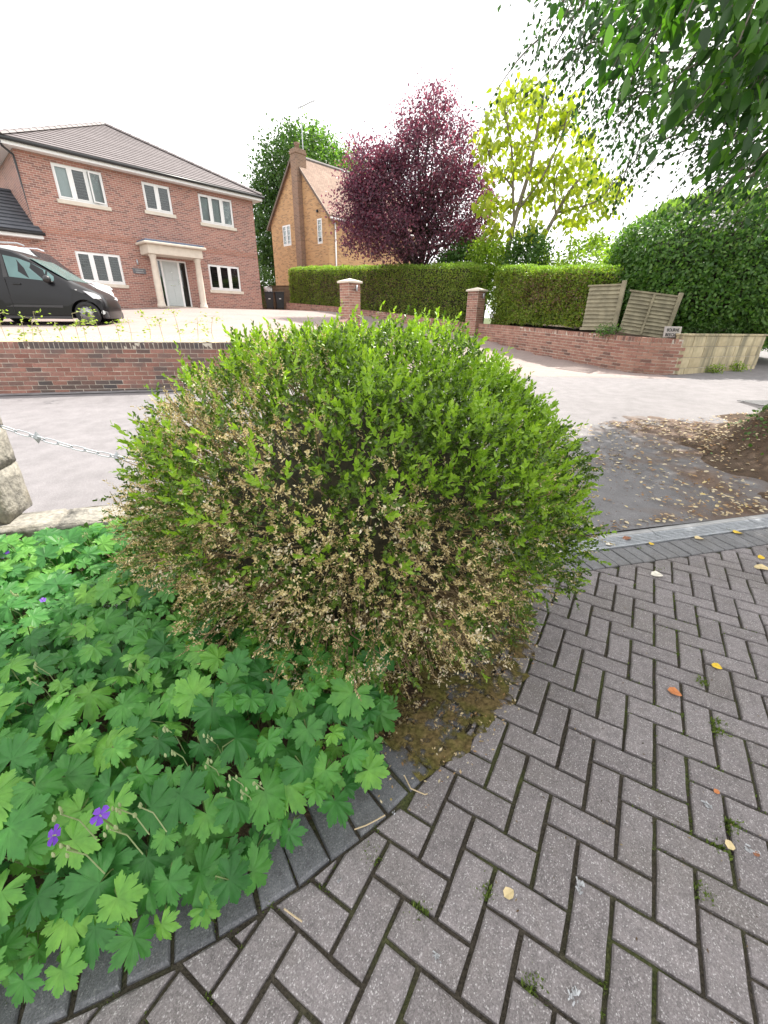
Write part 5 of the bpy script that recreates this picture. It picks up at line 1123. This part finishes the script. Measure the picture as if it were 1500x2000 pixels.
def dead_p(P, d): s = -.75 * d[:, 0] - 1.05 * d[:, 2] - .35 * d[:, 1] + .8 * wob(P, 5.5, 31) + .8 * wob(P, 13, 32) + .22; return 1 / (1 + np.exp(-5.0 * s))
green, young, dead, tw = [], [], [], MB()
for n, rad, lmul in ((17000, (.93, 1.03), 1.0), (8000, (.82, .93), .9), (4500, (.70, .82), .85)):
    P, N, d = bush_surf(n, rad); dp = dead_p(P, d); bare = rng.random(len(P)) < .85 * sm(-.1, .35, d[:, 0]) * sm(-.12, -.45, d[:, 2]) * (d[:, 1] < .1); P, N, d, dp = P[~bare], N[~bare], d[~bare], dp[~bare]; u = rng.random(len(P)); isd = u < dp * .74
    Dr = N * .8 + rdir(len(P), .1) * .75 + np.array([0, 0, .15]); Ls = rng.uniform(.05, .09, len(P)) * lmul
    g = ~isd; yng = g & (rng.random(len(P)) < (sm(-.15, .75, d[:, 2]) * .5 + .22 * (d[:, 0] > .35)) * (.35 + .65 * (wob(P, 14, 55) > -.1)) * (rad[1] > .95))
    gg_ = g & ~yng; green.append(sprig_leaves(P[gg_], Dr[gg_], Ls[gg_], 10, .0195)); young.append(sprig_leaves(P[yng], Dr[yng] + [0, 0, .2], Ls[yng] * 1.1, 10, .0245, .9))
    dead.append(sprig_leaves(P[isd], Dr[isd], Ls[isd] * .9, 12, .0125, 1.2))
    for i in np.flatnonzero(isd)[::4]: tw.tube([P[i] - N[i] * .09 - b0, P[i] + Dr[i] * .02 - b0, P[i] + unit(Dr[i]) * Ls[i] * 1.1 - b0], [.0024, .0018, .001], 3, False)
# long fresh shoots standing proud of the top and right
P, N, d = bush_surf(2600, (.96, 1.02)); k = (d[:, 2] > .1 + .35 * rng.random(len(d))) & (rng.random(len(d)) > dead_p(P, d)); P, N = P[k], N[k]
Dr = N * .7 + np.array([0, 0, .35]) + rdir(len(P)) * .5; young.append(sprig_leaves(P, Dr, rng.uniform(.06, .12, len(P)) * np.where(rng.random(len(P)) < .2, 1.6, 1), 12, .0275, .8))
# pale clumps of webbing and skeletonised leaves
P, N, d = bush_surf(1300, (.95, 1.03)); k = (rng.random(len(P)) < dead_p(P, d) * .5) & (d[:, 1] < .4); P, N = P[k], N[k]
Pc = np.repeat(P, 26, 0) + rng.normal(0, .016, (len(P) * 26, 3)); web = (Pc, rdir(len(Pc)), rdir(len(Pc)), rng.uniform(.009, .018, len(Pc)))
leaves('pale_skeleton_leaves', web[0] - b0, web[1], web[2], web[3], .5, LEAF2, leaf_mat('pale_skeleton_leaf', [(.50, .41, .26), (.64, .56, .40), (.76, .69, .54)], .25, .75, (1.1, 1, .8), 6.0, .2), broot)
for nm, q, tm, mt, w in (('green_foliage', green, LEAF4, M_boxd, .6), ('young_shoots', young, LEAF4, M_boxn, .52), ('dead_leaves', dead, LEAF2, M_dead, .5)):
    q = [np.concatenate([b_[k] for b_ in q]) for k in range(4)]; leaves(nm, q[0] - b0, q[1], q[2], q[3], w, tm, mt, broot)
# bare radiating twigs, most of them low on the right, and stems inside
P, N, d = bush_surf(3200, (.84, 1.0)); k = rng.random(len(P)) < (.12 + .35 * sm(.2, -.5, d[:, 2]) + .6 * sm(-.1, .35, d[:, 0]) * sm(-.05, -.4, d[:, 2])); P, N = P[k], N[k]
for p, n_ in zip(P, N):
    src = BC + (p - BC) * R.uniform(.35, .62) + np.array([R.gauss(0, .06), R.gauss(0, .06), -.12]); tw.tube(np.array([src, (src + p) / 2 + [R.gauss(0, .025), R.gauss(0, .025), -.03], p]) - b0, [.005, .0036, .0018], 4, False)
for k in range(16):
    th = k * .39 * 2; limb(tw, (R.gauss(0, .08), R.gauss(0, .08), -.02), (math.cos(th) * .62, math.sin(th) * .6, R.uniform(.5, 1.1)), .022, .008, -.1, 7, 6)
tw.build('twigs', M_twig, broot, kind='stuff')
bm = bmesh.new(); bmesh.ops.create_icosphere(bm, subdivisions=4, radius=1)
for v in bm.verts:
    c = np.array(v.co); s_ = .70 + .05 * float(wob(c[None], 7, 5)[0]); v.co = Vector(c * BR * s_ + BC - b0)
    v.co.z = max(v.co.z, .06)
me = bpy.data.meshes.new('dark_filler_core'); bm.to_mesh(me); bm.free(); link('dark_filler_core', me, plain('shade_painted_filler', (.032, .028, .015), .95, .5, 40, bump=1.0, bscale=50), broot, True, 'stuff')  # solid filler, the shade of the bush's recesses is put into its dark colour

# ------------------------------------------------------------------ geranium bed
M_ger = leaf_mat('geranium_leaf', [(.03, .13, .03), (.055, .20, .045), (.095, .28, .055), (.19, .41, .065)], .38, .45, (1.2, 1.5, .5), 1.5, .35, 45)
def ger_leaf(seed):
    g = random.Random(seed); out, inn = [], []; nl_ = 7; span = math.radians(318)
    for i in range(nl_):
        c = -span / 2 + span * (i + .5) / nl_; hw = span / nl_ / 2; Lr = (1.0, .98, .92, .80)[abs(i - 3)] * g.uniform(.93, 1.05)
        for (f, r) in ((-1, .50), (-.84, .74), (-.74, .86), (-.58, .83), (-.50, .95), (-.30, .88), (-.22, 1.0), (0, 1.08), (.22, 1.0), (.30, .88), (.50, .95), (.58, .83), (.74, .86), (.84, .74)):
            a = c + f * hw * (1 + .25 * (r - .4)); out.append((a, r * Lr * g.uniform(.96, 1.04), f))
    out.append((span / 2, .30, -1))
    V = [(0, 0, 0)]; dr = g.uniform(.02, .5)
    for a, r, f in out:
        ri = r * .5; V.append((ri * math.cos(a), ri * math.sin(a), -.02 + .075 * (1 - abs(f)) * .0 + .05 * abs(f) - dr * ri * ri))
    for a, r, f in out: V.append((r * math.cos(a), r * math.sin(a), .07 * abs(f) * r - dr * r * r + g.uniform(-.025, .025)))
    n = len(out); F = []
    for i in range(n - 1): F += [(0, 1 + i, 2 + i), (1 + i, 1 + n + i, 2 + n + i, 2 + i)]
    me = bpy.data.meshes.new('geranium_leaf'); me.from_pydata(V, [], F); me.materials.append(M_ger); me.update(); me.polygons.foreach_set('use_smooth', [True] * len(me.polygons)); return me, np.array(V), F
GL = [ger_leaf(k) for k in range(12)]
groot = empty('geranium_patch', (-1.2, 1.4, 0), 0, 'dense patch of cranesbill geranium leaves with a few violet flowers', 'geranium'); g0 = np.array([-1.2, 1.4, 0])
def edge_dist(p):
    a, e = EDGE[:-1], EDGE[1:] - EDGE[:-1]; w_ = p - a; t_ = np.clip((w_ * e).sum(1) / (e * e).sum(1), 0, 1); dd = np.hypot(*(w_ - e * t_[:, None]).T)
    k_ = int(np.argmin(dd)); return float(dd[k_]) if e[k_][0] * w_[k_][1] - e[k_][1] * w_[k_][0] > 0 else -float(dd[k_])
def ger_h(x, y, dd): kd = (KA - np.array([x, y])) @ KN; return (.13 + .25 * float(sm(.02, .42, dd)) + .05 * math.sin(x * 5.1) * math.sin(y * 4.3 + 1)) * (.42 + .58 * float(sm(.05, .75, kd)))
cand = []
gr_ = random.Random(4)
for layer in range(2):
    pts = []
    tries = 0
    while tries < 26000:
        tries += 1; x, y = gr_.uniform(-4.1, .0), gr_.uniform(-.4, 2.75); p = np.array([x, y])
        if y > 2.40 + .3 * (x + 2.42) and x < -.4: continue
        if ((x + .10) / .98) ** 2 + ((y - 2.15) / .84) ** 2 < 1: continue
        if pts and (((np.array(pts) - p) ** 2).sum(1) < (.053 if layer == 0 else .068) ** 2).any(): continue
        dd = edge_dist(p)
        if dd < ((.05 if x > -.3 else .015) if layer == 0 else .09): continue
        pts.append((x, y)); cand.append((x, y, dd, layer))
items = []
for x, y, dd, layer in cand:
    h = ger_h(x, y, dd) * (1 if layer == 0 else .62) + gr_.uniform(-.045, .05); e = .05
    gx = (ger_h(x + e, y, edge_dist(np.array([x + e, y]))) - h) if dd < .5 else 0; gy = (ger_h(x, y + e, edge_dist(np.array([x, y + e]))) - h) if dd < .5 else 0
    nrm = unit(np.array([gr_.gauss(0, .36) + .16 * (dd < .45), gr_.gauss(0, .34) - .30 - .25 * (dd < .35), 1.0])); hd = gr_.uniform(0, 6.28)
    if dd < .4: hd = gr_.gauss(-.9, .7)
    xa = np.array([math.cos(hd), math.sin(hd), 0]); xa = unit(xa - nrm * (xa @ nrm)); ya = np.cross(nrm, xa); sc_ = (.036 + .05 * gr_.random() ** 1.2) * (1.06 if dd < .4 else 1)
    items.append((np.array([x, y, h]), xa, ya, nrm, sc_, layer))
items.sort(key=lambda t_: (0 if in_view(t_[0], 60) and t_[5] == 0 else 100) + np.linalg.norm(t_[0] - np.array([0, 0, CAMH])))
RV, RF, stm = [], [], MB()
for k, (c, xa, ya, nrm, sc_, layer) in enumerate(items):
    me, V, F = gr_.choice(GL)
    if k < 300:
        o = bpy.data.objects.new('leaf', me); mm = Matrix.Identity(4)
        for r_ in range(3): mm[r_][0], mm[r_][1], mm[r_][2], mm[r_][3] = xa[r_] * sc_, ya[r_] * sc_, nrm[r_] * sc_, (c - g0)[r_]
        o.matrix_local = mm; col.objects.link(o); o.parent = groot
    else:
        W = (c - g0) + sc_ * (V[:, :1] * xa + V[:, 1:2] * ya + V[:, 2:3] * nrm); off = len(RV); RV += [tuple(v) for v in W]; RF += [tuple(i + off for i in f) for f in F]
    q = c - g0; back = xa * -.05; stm.tube([q - nrm * .003, q + back * .6 - nrm * .03, (q[0] + back[0] * 2, q[1] + back[1] * 2 + .05, max(.0, q[2] - .22)), (q[0] + back[0] * 2.4, q[1] + back[1] * 2.4 + .08, -.02)], [.0016, .002, .0024, .0026], 4, False)
me = bpy.data.meshes.new('under_leaves'); me.from_pydata(RV, [], RF); me.update(); link('under_leaves', me, M_ger, groot, True, 'stuff')
stm.build('stalks', plain('green_stalk', (.12, .17, .05), .6), groot, kind='stuff')
M_petal = leaf_mat('violet_petal', [(.16, .06, .50), (.22, .08, .58), (.28, .12, .62)], .35, .5, (1.1, .8, 1.2)); M_bud = leaf_mat('pale_bud', [(.28, .36, .16), (.42, .46, .26)], .2, .6)
def flower(p, face, r=.021):
    face = unit(np.array(face, float)); a = unit(np.cross(face, (.2, .1, 1))); b = np.cross(face, a); mb = MB(); p = p - g0
    for k in range(5):
        th = k * 1.2566; u_ = math.cos(th) * a + math.sin(th) * b; w_ = -math.sin(th) * a + math.cos(th) * b
        P = [p, p + u_ * r * .55 - w_ * r * .36 + face * r * .18, p + u_ * r * 1.1 - w_ * r * .5 + face * r * .22, p + u_ * r * 1.28 + face * r * .12, p + u_ * r * 1.1 + w_ * r * .5 + face * r * .22, p + u_ * r * .55 + w_ * r * .36 + face * r * .18]
        mb.add(P, [(0, 1, 2, 3), (0, 3, 4, 5)])
    fo = mb.build('flower', M_petal, groot); MB().tube([p, p + face * r * .5], [.002, .0012], 5).build('flower_centre', M_bud, fo)
    MB().tube([p, p - face * .012 - [0, 0, .01], p + [.01, .02, -.10]], [.0018, .002, .002], 4).build('flower_stalk', plain('stalk_green', (.14, .2, .06)), fo)
flower(gnd(195, 1592, .50), (.75, -.45, .3), .016); flower(gnd(103, 1632, .50), (.97, .1, .1), .016); flower(gnd(8, 1082, .30), (.4, -.6, .5), .020); flower(gnd(84, 1172, .36), (.3, -.3, .8), .010)
for (x, y, z) in [(215, 1620, .46), (232, 1580, .45), (130, 1660, .46), (118, 1590, .46), (270, 1575, .44), (335, 1465, .40), (402, 1490, .38), (455, 1520, .34), (500, 1530, .31), (470, 1545, .32), (250, 1300, .42), (120, 1050, .42), (165, 1045, .42), (60, 1330, .42), (70, 1300, .42), (30, 1160, .42), (405, 1440, .38), (320, 1420, .4)]:
    p = np.array(gnd(x, y, z)) - g0; mb = MB()
    for k in range(4):
        q = p + np.array([R.gauss(0, .008), R.gauss(0, .008), R.gauss(0, .006)]); mb.lathe([(.0008, .010), (.003, .004), (.0035, -.002), (.0012, -.007)], tuple(q), 6)
    mb.tube([p, p + [.012, .02, -.06], p + [.02, .03, -.16]], [.0014, .0016, .0018], 4); mb.build('bud', M_bud, groot)

# ------------------------------------------------------------------ ivy, litter, moss and small fallen things
M_litter = leaf_mat('leaf_litter', [(.20, .10, .045), (.34, .21, .10), (.52, .42, .26), (.62, .54, .38), (.55, .42, .12)], .1, .7, (1.1, 1, .8), 8.0, .25)
iv = empty('ivy', (-2.2, 2.4, 0), 0, 'ivy and dry twigs at the foot of the stone post', 'ivy'); Pn = np.array([-2.2, 2.4, 0])
P = np.stack([KA[0] + KD[0] * (s_ := rng.uniform(-.3, 1.1, 260)), KA[1] + KD[1] * s_ - .03 - rng.uniform(0, .06, 260), rng.uniform(.0, .2, 260)], 1); leaves('leaves', P - Pn, rdir(260) * [1, .6, .6] + [0, -.4, 0], np.tile([.1, -1, .5], (260, 1)) + rdir(260) * .4, rng.uniform(.025, .05, 260), .9, LEAF4, M_mid, iv)
mb = MB()
for k in range(16):
    a = np.array([KA[0] - .25 + R.uniform(-.15, .25), KA[1] - .12 + R.uniform(-.06, .05), R.uniform(.02, .22)]) - Pn; limb(mb, a, a + np.array([R.uniform(.1, .35), R.uniform(-.08, .08), R.uniform(-.12, .12)]), .004, .002, .3, 7, 4)
mb.build('dry_twigs', plain('bleached_twig', (.36, .31, .25), .8), iv)
n = 7000; X = rng.uniform(3.6, 8.5, n); Y = rng.uniform(3.4, 6.2, n); Z = z_bank(X, Y); k = Z - z_road(X, Y) > .28 + .1 * rng.normal(size=n); P = np.stack([X, Y, Z + rng.uniform(.01, .07, n)], 1)[k]
o = leaves('bank_ivy', P, rdir(len(P)), np.tile([-.4, -.3, 1], (len(P), 1)) + rdir(len(P)) * .4, rng.uniform(.03, .06, len(P)), .8, LEAF4, M_mid); tag(o, 'ivy and weeds covering the top of the earth bank', 'ground cover')
# litter on the old asphalt
n = 9500; s_ = rng.uniform(-.3, 6.5, n); b_ = rng.uniform(.2, 2.9, n); XY = DR0 + DD * s_[:, None] + DN * b_[:, None]
den = .12 + .9 * sm(.9, 2.6, s_) * (.35 + .65 * (wob(np.stack([s_, b_, 0 * s_], 1), 2.6, 8) > .05)) + .5 * (b_ < .36); k = rng.random(n) < den * .62; XY = XY[k]; n = len(XY)
P = np.stack([XY[:, 0], XY[:, 1], z_road(XY[:, 0], XY[:, 1]) + .038], 1); zz = z_bank(P[:, 0], P[:, 1]); P[:, 2] = np.where((P[:, 0] > 2.9), np.maximum(P[:, 2], zz + .012), P[:, 2])
o = leaves('leaf_litter', P, rdir(n) * [1, 1, .12], np.tile([0, 0, 1.0], (n, 1)) + rdir(n) * .35, rng.uniform(.022, .06, n), .55, LEAF4, M_litter); tag(o, 'dry fallen leaves scattered over the old asphalt', 'litter')
n = 22000; s_ = rng.uniform(-.2, 6.0, n); b_ = rng.uniform(.2, 2.9, n); w = np.stack([s_, b_, 0 * s_], 1); k = (rng.random(n) < (.05 + .9 * sm(1.0, 2.6, s_)) * (wob(w, 2.6, 8) > -.05)) | ((b_ < .33) & (rng.random(n) < .9)); XY = (DR0 + DD * s_[:, None] + DN * b_[:, None])[k]; n = len(XY)
P = np.stack([XY[:, 0], XY[:, 1], z_road(XY[:, 0], XY[:, 1]) + .034], 1); P[:, 2] = np.where((P[:, 0] > 2.9), np.maximum(P[:, 2], z_bank(P[:, 0], P[:, 1]) + .006), P[:, 2])
o = leaves('bark_crumbs', P, rdir(n) * [1, 1, .1], np.tile([0, 0, 1.0], (n, 1)) + rdir(n) * .3, rng.uniform(.008, .024, n), .5, LEAF2, leaf_mat('brown_crumbs', [(.07, .035, .018), (.13, .065, .03), (.2, .11, .05)], .05, .8)); tag(o, 'brown crumbs of bark and leaf over the asphalt', 'litter')
# dry debris under the bush spilling onto the paving
n = 6500; th = rng.uniform(-2.4, .35, n); rr = rng.normal(1.0, .16, n); X = -.13 + np.cos(th) * 1.0 * rr; Y = 2.15 + np.sin(th) * .93 * rr; dd = np.array([edge_dist(np.array([x, y])) for x, y in zip(X, Y)]); k = (dd > -.16) & (X > -.3) & (rng.random(n) < np.clip(1.0 + dd * 5.0, .0, 1)); X, Y = X[k], Y[k]; n = len(X)
o = leaves('dry_debris', np.stack([X, Y, np.full(n, .006)], 1), rdir(n) * [1, 1, .15], np.tile([0, 0, 1.0], (n, 1)) + rdir(n) * .4, rng.uniform(.006, .019, n), .5, LEAF2, M_litter); tag(o, 'fine dry leaf debris on the ground under the box bush', 'litter')
bm = MB(); k = 40
for i in range(k):
    s_ = cum[-1] - 1.75 + 1.7 * i / (k - 1); p = edge_at(s_); q = edge_at(s_ + .02); nn = unit(np.array([-(q - p)[1], (q - p)[0]])); w0 = -.13 * math.sin(math.pi * min(1, i / k)) * (1 + .3 * math.sin(i * 1.7))
    for j in range(5): a = p + nn * (w0 + .5 * j / 4); bm.v.append((a[0], a[1], .0045 + .01 * min(1, j) + .006 * math.sin(i * 1.3 + j)))
bm.f = [(i * 5 + j, (i + 1) * 5 + j, (i + 1) * 5 + j + 1, i * 5 + j + 1) for i in range(k - 1) for j in range(4)]
t = NT('mossy_silt'); nz = t.noise(60, 5); nz2 = t.noise(9, 5); cc = t.mix(t.ramp(nz2, [(.4, 0.0), (.6, 1.0)]), t.ramp(nz, [(.3, (.06, .045, .02)), (.7, (.19, .14, .065))]), t.ramp(nz, [(.3, (.05, .05, .015)), (.7, (.14, .13, .04))]))
sh = t.bsdf(cc, 1.0, t.bump(nz, .8, .01), 0, .05); tr = t.n('ShaderNodeBsdfTransparent'); mx = t.n('ShaderNodeMixShader'); t.set(mx.inputs[0], t.ramp(t.noise(17, 6), [(.40, 0.0), (.52, 1.0)])); t.t.links.new(tr.outputs[0], mx.inputs[1]); t.t.links.new(sh, mx.inputs[2])
o = link('mossy_silt', bm.mesh('mossy_silt'), t.done(mx.outputs[0]), None, True, 'stuff'); tag(o, 'mossy brown silt between the paving and the box bush', 'silt')
# moss and grass tufts in the joints
corners = np.array([b[0] + R.choice((-1, 1)) * (pb if b[1] else pa) * PMOD * R.choice((1.0, 1.0, .5)) + R.choice((-1, 1)) * (pa if b[1] else pb) * PMOD * .5 for b in vis for _ in range(3)])
w = wob(np.c_[corners, 0 * corners[:, 0]], 3.5, 41) + .5 * wob(np.c_[corners, 0 * corners[:, 0]], 9, 42); ed = np.array([edge_dist(c) for c in corners]); sel = corners[(w + .5 * (ed > -.22) + .25 * (corners[:, 1] > 1.5) > .42)]
spots = np.array([gnd(*p)[:2] for p in ((1402, 1410), (1405, 1430), (1432, 1612), (1440, 1625), (945, 1742), (1042, 1920), (1405, 1655), (1290, 1112), (1250, 1070), (1425, 1035), (1378, 1745), (820, 1780), (726, 1668), (1370, 1330))])
P = np.concatenate([np.repeat(sel, 14, 0) + rng.normal(0, .010, (len(sel) * 14, 2)), np.repeat(spots, 90, 0) + rng.normal(0, .013, (len(spots) * 90, 2))]); n = len(P)
o = leaves('joint_moss', np.c_[P, np.full(n, -.012)], rdir(n) * [.7, .7, .3] + [0, 0, .7], rdir(n), np.concatenate([rng.uniform(.007, .015, len(sel) * 14), rng.uniform(.012, .026, len(spots) * 90)]), .35, LEAF2, leaf_mat('moss', [(.06, .085, .018), (.10, .15, .025), (.16, .22, .04)], .3, .8)); tag(o, 'green moss and small weeds growing in the paving joints', 'moss')
n = 1500; X = rng.uniform(.3, 3.6, n); Y = rng.uniform(.3, 3.0, n); k = [edge_dist(np.array([x, y])) < 0 and (np.array([x, y]) - DR0) @ DN < 0 and R.random() < .25 + .25 * y for x, y in zip(X, Y)]; X, Y = X[k], Y[k]; n = len(X)
o = leaves('paving_crumbs', np.stack([X, Y, np.full(n, .004)], 1), rdir(n) * [1, 1, .1], np.tile([0, 0, 1.0], (n, 1)) + rdir(n) * .3, rng.uniform(.004, .013, n), .4, LEAF2, leaf_mat('crumbs', [(.03, .022, .015), (.09, .055, .03), (.25, .19, .1)], .05, .8)); tag(o, 'tiny dark crumbs strewn over the block paving', 'litter')
cols = {'yellow': (.62, .42, .03), 'orange': (.45, .16, .05), 'cream': (.55, .44, .24), 'white': (.62, .58, .5), 'brown': (.24, .10, .05)}
lm_ = {k: plain('fallen_leaf_' + k, c, .6, .25, 40) for k, c in cols.items()}
def fallen(x, y, L, c, lab, ang, z=.006):
    p = gnd(x, y, z); me = MB(); W_ = .5; pts = [(0, 0, .0), (.18, -.34, .05), (.5, -.42, .10), (.82, -.22, .04), (1, 0, .0), (.82, .22, .06), (.5, .42, .12), (.18, .34, .05), (.5, 0, .02)]
    me.add([((a - .5) * L, b * L, c_ * L * 1.4) for a, b, c_ in pts], [(i, (i + 1) % 8, 8) for i in range(8)]); o = me.build('fallen_leaf', lm_[c]); o.location = p; o.rotation_euler = (R.gauss(0, .12), R.gauss(0, .12), ang); tag(o, lab, 'leaf', 'fallen leaves on the paving')
for a in [(1442, 1041, .085, 'yellow', 'large bright yellow fallen leaf on the paving beside the drain', .3), (1318, 1353, .06, 'orange', 'orange brown fallen leaf on the middle of the paving', -.4), (994, 1745, .036, 'cream', 'pale tan fallen leaf on a block near the front', .5), (1425, 1650, .034, 'cream', 'small pale leaf beside a white feather at right', .7), (1283, 1123, .075, 'white', 'pale curled leaf just in front of the soldier course', -.2),
          (1488, 1110, .09, 'cream', 'cream fallen leaf at the right edge of the paving', -.6), (1487, 1089, .05, 'yellow', 'small yellow leaf near the right edge of the paving', .1), (1400, 1302, .045, 'yellow', 'small yellow leaf on the right of the paving', -.7), (1225, 1052, .07, 'brown', 'red brown leaf lying on the drain grating', .2), (1190, 1064, .055, 'white', 'pale leaf lying on the drain grating', .1), (1272, 1062, .045, 'yellow', 'small yellow leaf touching the near edge of the drain', .9), (1095, 1081, .05, 'white', 'pale leaf on the drain grating beside the bush', -.3), (1366, 1052, .075, 'cream', 'cream leaf on the soldier course', .1), (1400, 1546, .022, 'orange', 'tiny orange petal on a block at right', .4), (1478, 1668, .02, 'brown', 'tiny brown leaf scrap at the right edge', .4), (731, 1474, .028, 'orange', 'small orange leaf at the edge of the charcoal border', .2)]: fallen(*a)
M_feather = plain('soiled_white_feather', (.36, .37, .385), .8, .35, 60); M_fd = plain('dark_smear', (.07, .075, .09), .8, .3, 60)
for i, (x, y, L, an, lab) in enumerate([(1132, 1728, .05, 1.2, 'soiled white feather scrap on the joint near the middle front'), (1380, 1572, .045, 2.0, 'soiled white feather scrap on a block at upper right'), (1120, 1942, .045, 1.0, 'soiled white feather scrap near the bottom edge'), (1470, 1662, .05, -.5, 'soiled white feather scrap at the right edge'), (768, 1588, .02, .3, 'small white scrap on a block beside the border'), (395, 1798, .025, .8, 'white scrap at the edge of the geranium leaves'), (850, 1868, .03, 2.2, 'white speck near the bottom of the paving'), (662, 1720, .016, .5, 'tiny white scrap in the joint at left')]):
    mb = MB()
    for k in range(16): a_ = np.array([R.gauss(0, L * .2), R.gauss(0, L * .12), R.uniform(.0005, .005)]); an_ = R.uniform(-.9, .9); l_ = L * R.uniform(.04, .14); mb.obox(a_, (l_ * math.cos(an_), l_ * math.sin(an_), R.gauss(0, .001)), (-math.sin(an_) * l_ * .4, math.cos(an_) * l_ * .4, R.gauss(0, .0006)), (0, 0, .0006))
    o = mb.build('feather_scrap', M_feather); o.location = gnd(x, y, .003); o.rotation_euler = (0, 0, an); tag(o, lab, 'feather', 'white scraps on the paving')
for i, (pts, lab) in enumerate([([(692, 1620), (715, 1612), (738, 1600), (752, 1592)], 'pale bent dry twig on the charcoal border'), ([(790, 1515), (802, 1540), (830, 1552), (835, 1550)], 'thin pale straw stalk beside the cut paving block'), ([(555, 1775), (578, 1792), (590, 1800)], 'short pale straw stalk on the near paving')]):
    P = np.array([gnd(x, y, .008) for x, y in pts]); mb = MB().tube(P, .0022, 5); o = mb.build('dry_stalk', plain('straw', (.48, .38, .24), .8)); tag(o, lab, 'twig')
# weeds at the foot of the stone wall and by the leaning fence
for (x, y, Y, lab) in [(1395, 726, 11.1, 'small green weed at the foot of the stone wall, left one'), (1437, 722, 11.45, 'larger green weed at the foot of the stone wall, right one')]:
    p = at(x, y, Y); z = float(z_road(p[0], Y)); tree('wall_weed', (p[0], Y - .06, z), (p[0], Y - .06, z + .1), [(p[0], Y - .08, z + .09, .2, .06, .09)], 16, .09, 16, .05, .5, M_yg, M_bark_dark, .004, lab, 'weed', nb=6)
p = at(1190, 645, 11.6); tree('fence_weed', (p[0], p[1], 1.25), (p[0], p[1], 1.35), [(p[0] - .05, p[1] - .05, 1.36, .3, .12, .1)], 24, .12, 18, .06, .4, M_mid, M_bark_dark, .005, 'green grassy weed at the foot of the leaning fence post', 'weed', nb=6)
# soil behind the walls on the right
mb = MB(); S = [tuple(p) for p in rw]
for a, b in zip(S[:-1], S[1:]):
    da = unit(np.array([b[0] - a[0], b[1] - a[1]])); nn = np.array([-da[1], da[0]])
    mb.add([(a[0] + nn[0] * .2, a[1] + nn[1] * .2, a[3] - .03), (b[0] + nn[0] * .2, b[1] + nn[1] * .2, b[3] - .03), (b[0] + nn[0] * 2.6, b[1] + nn[1] * 2.6, b[3] + .12), (a[0] + nn[0] * 2.6, a[1] + nn[1] * 2.6, a[3] + .12)], [(0, 1, 2, 3)])
mb.add([(SA[0] + .05, SA[1] + .2, 1.24), (SB[0] - .1, SB[1] + .2, 1.24), (11.6, 15.0, 1.3), (8.0, 15.5, 1.3)], [(0, 1, 2, 3)]); mb.build('bank_soil', M_soil, kind='structure')
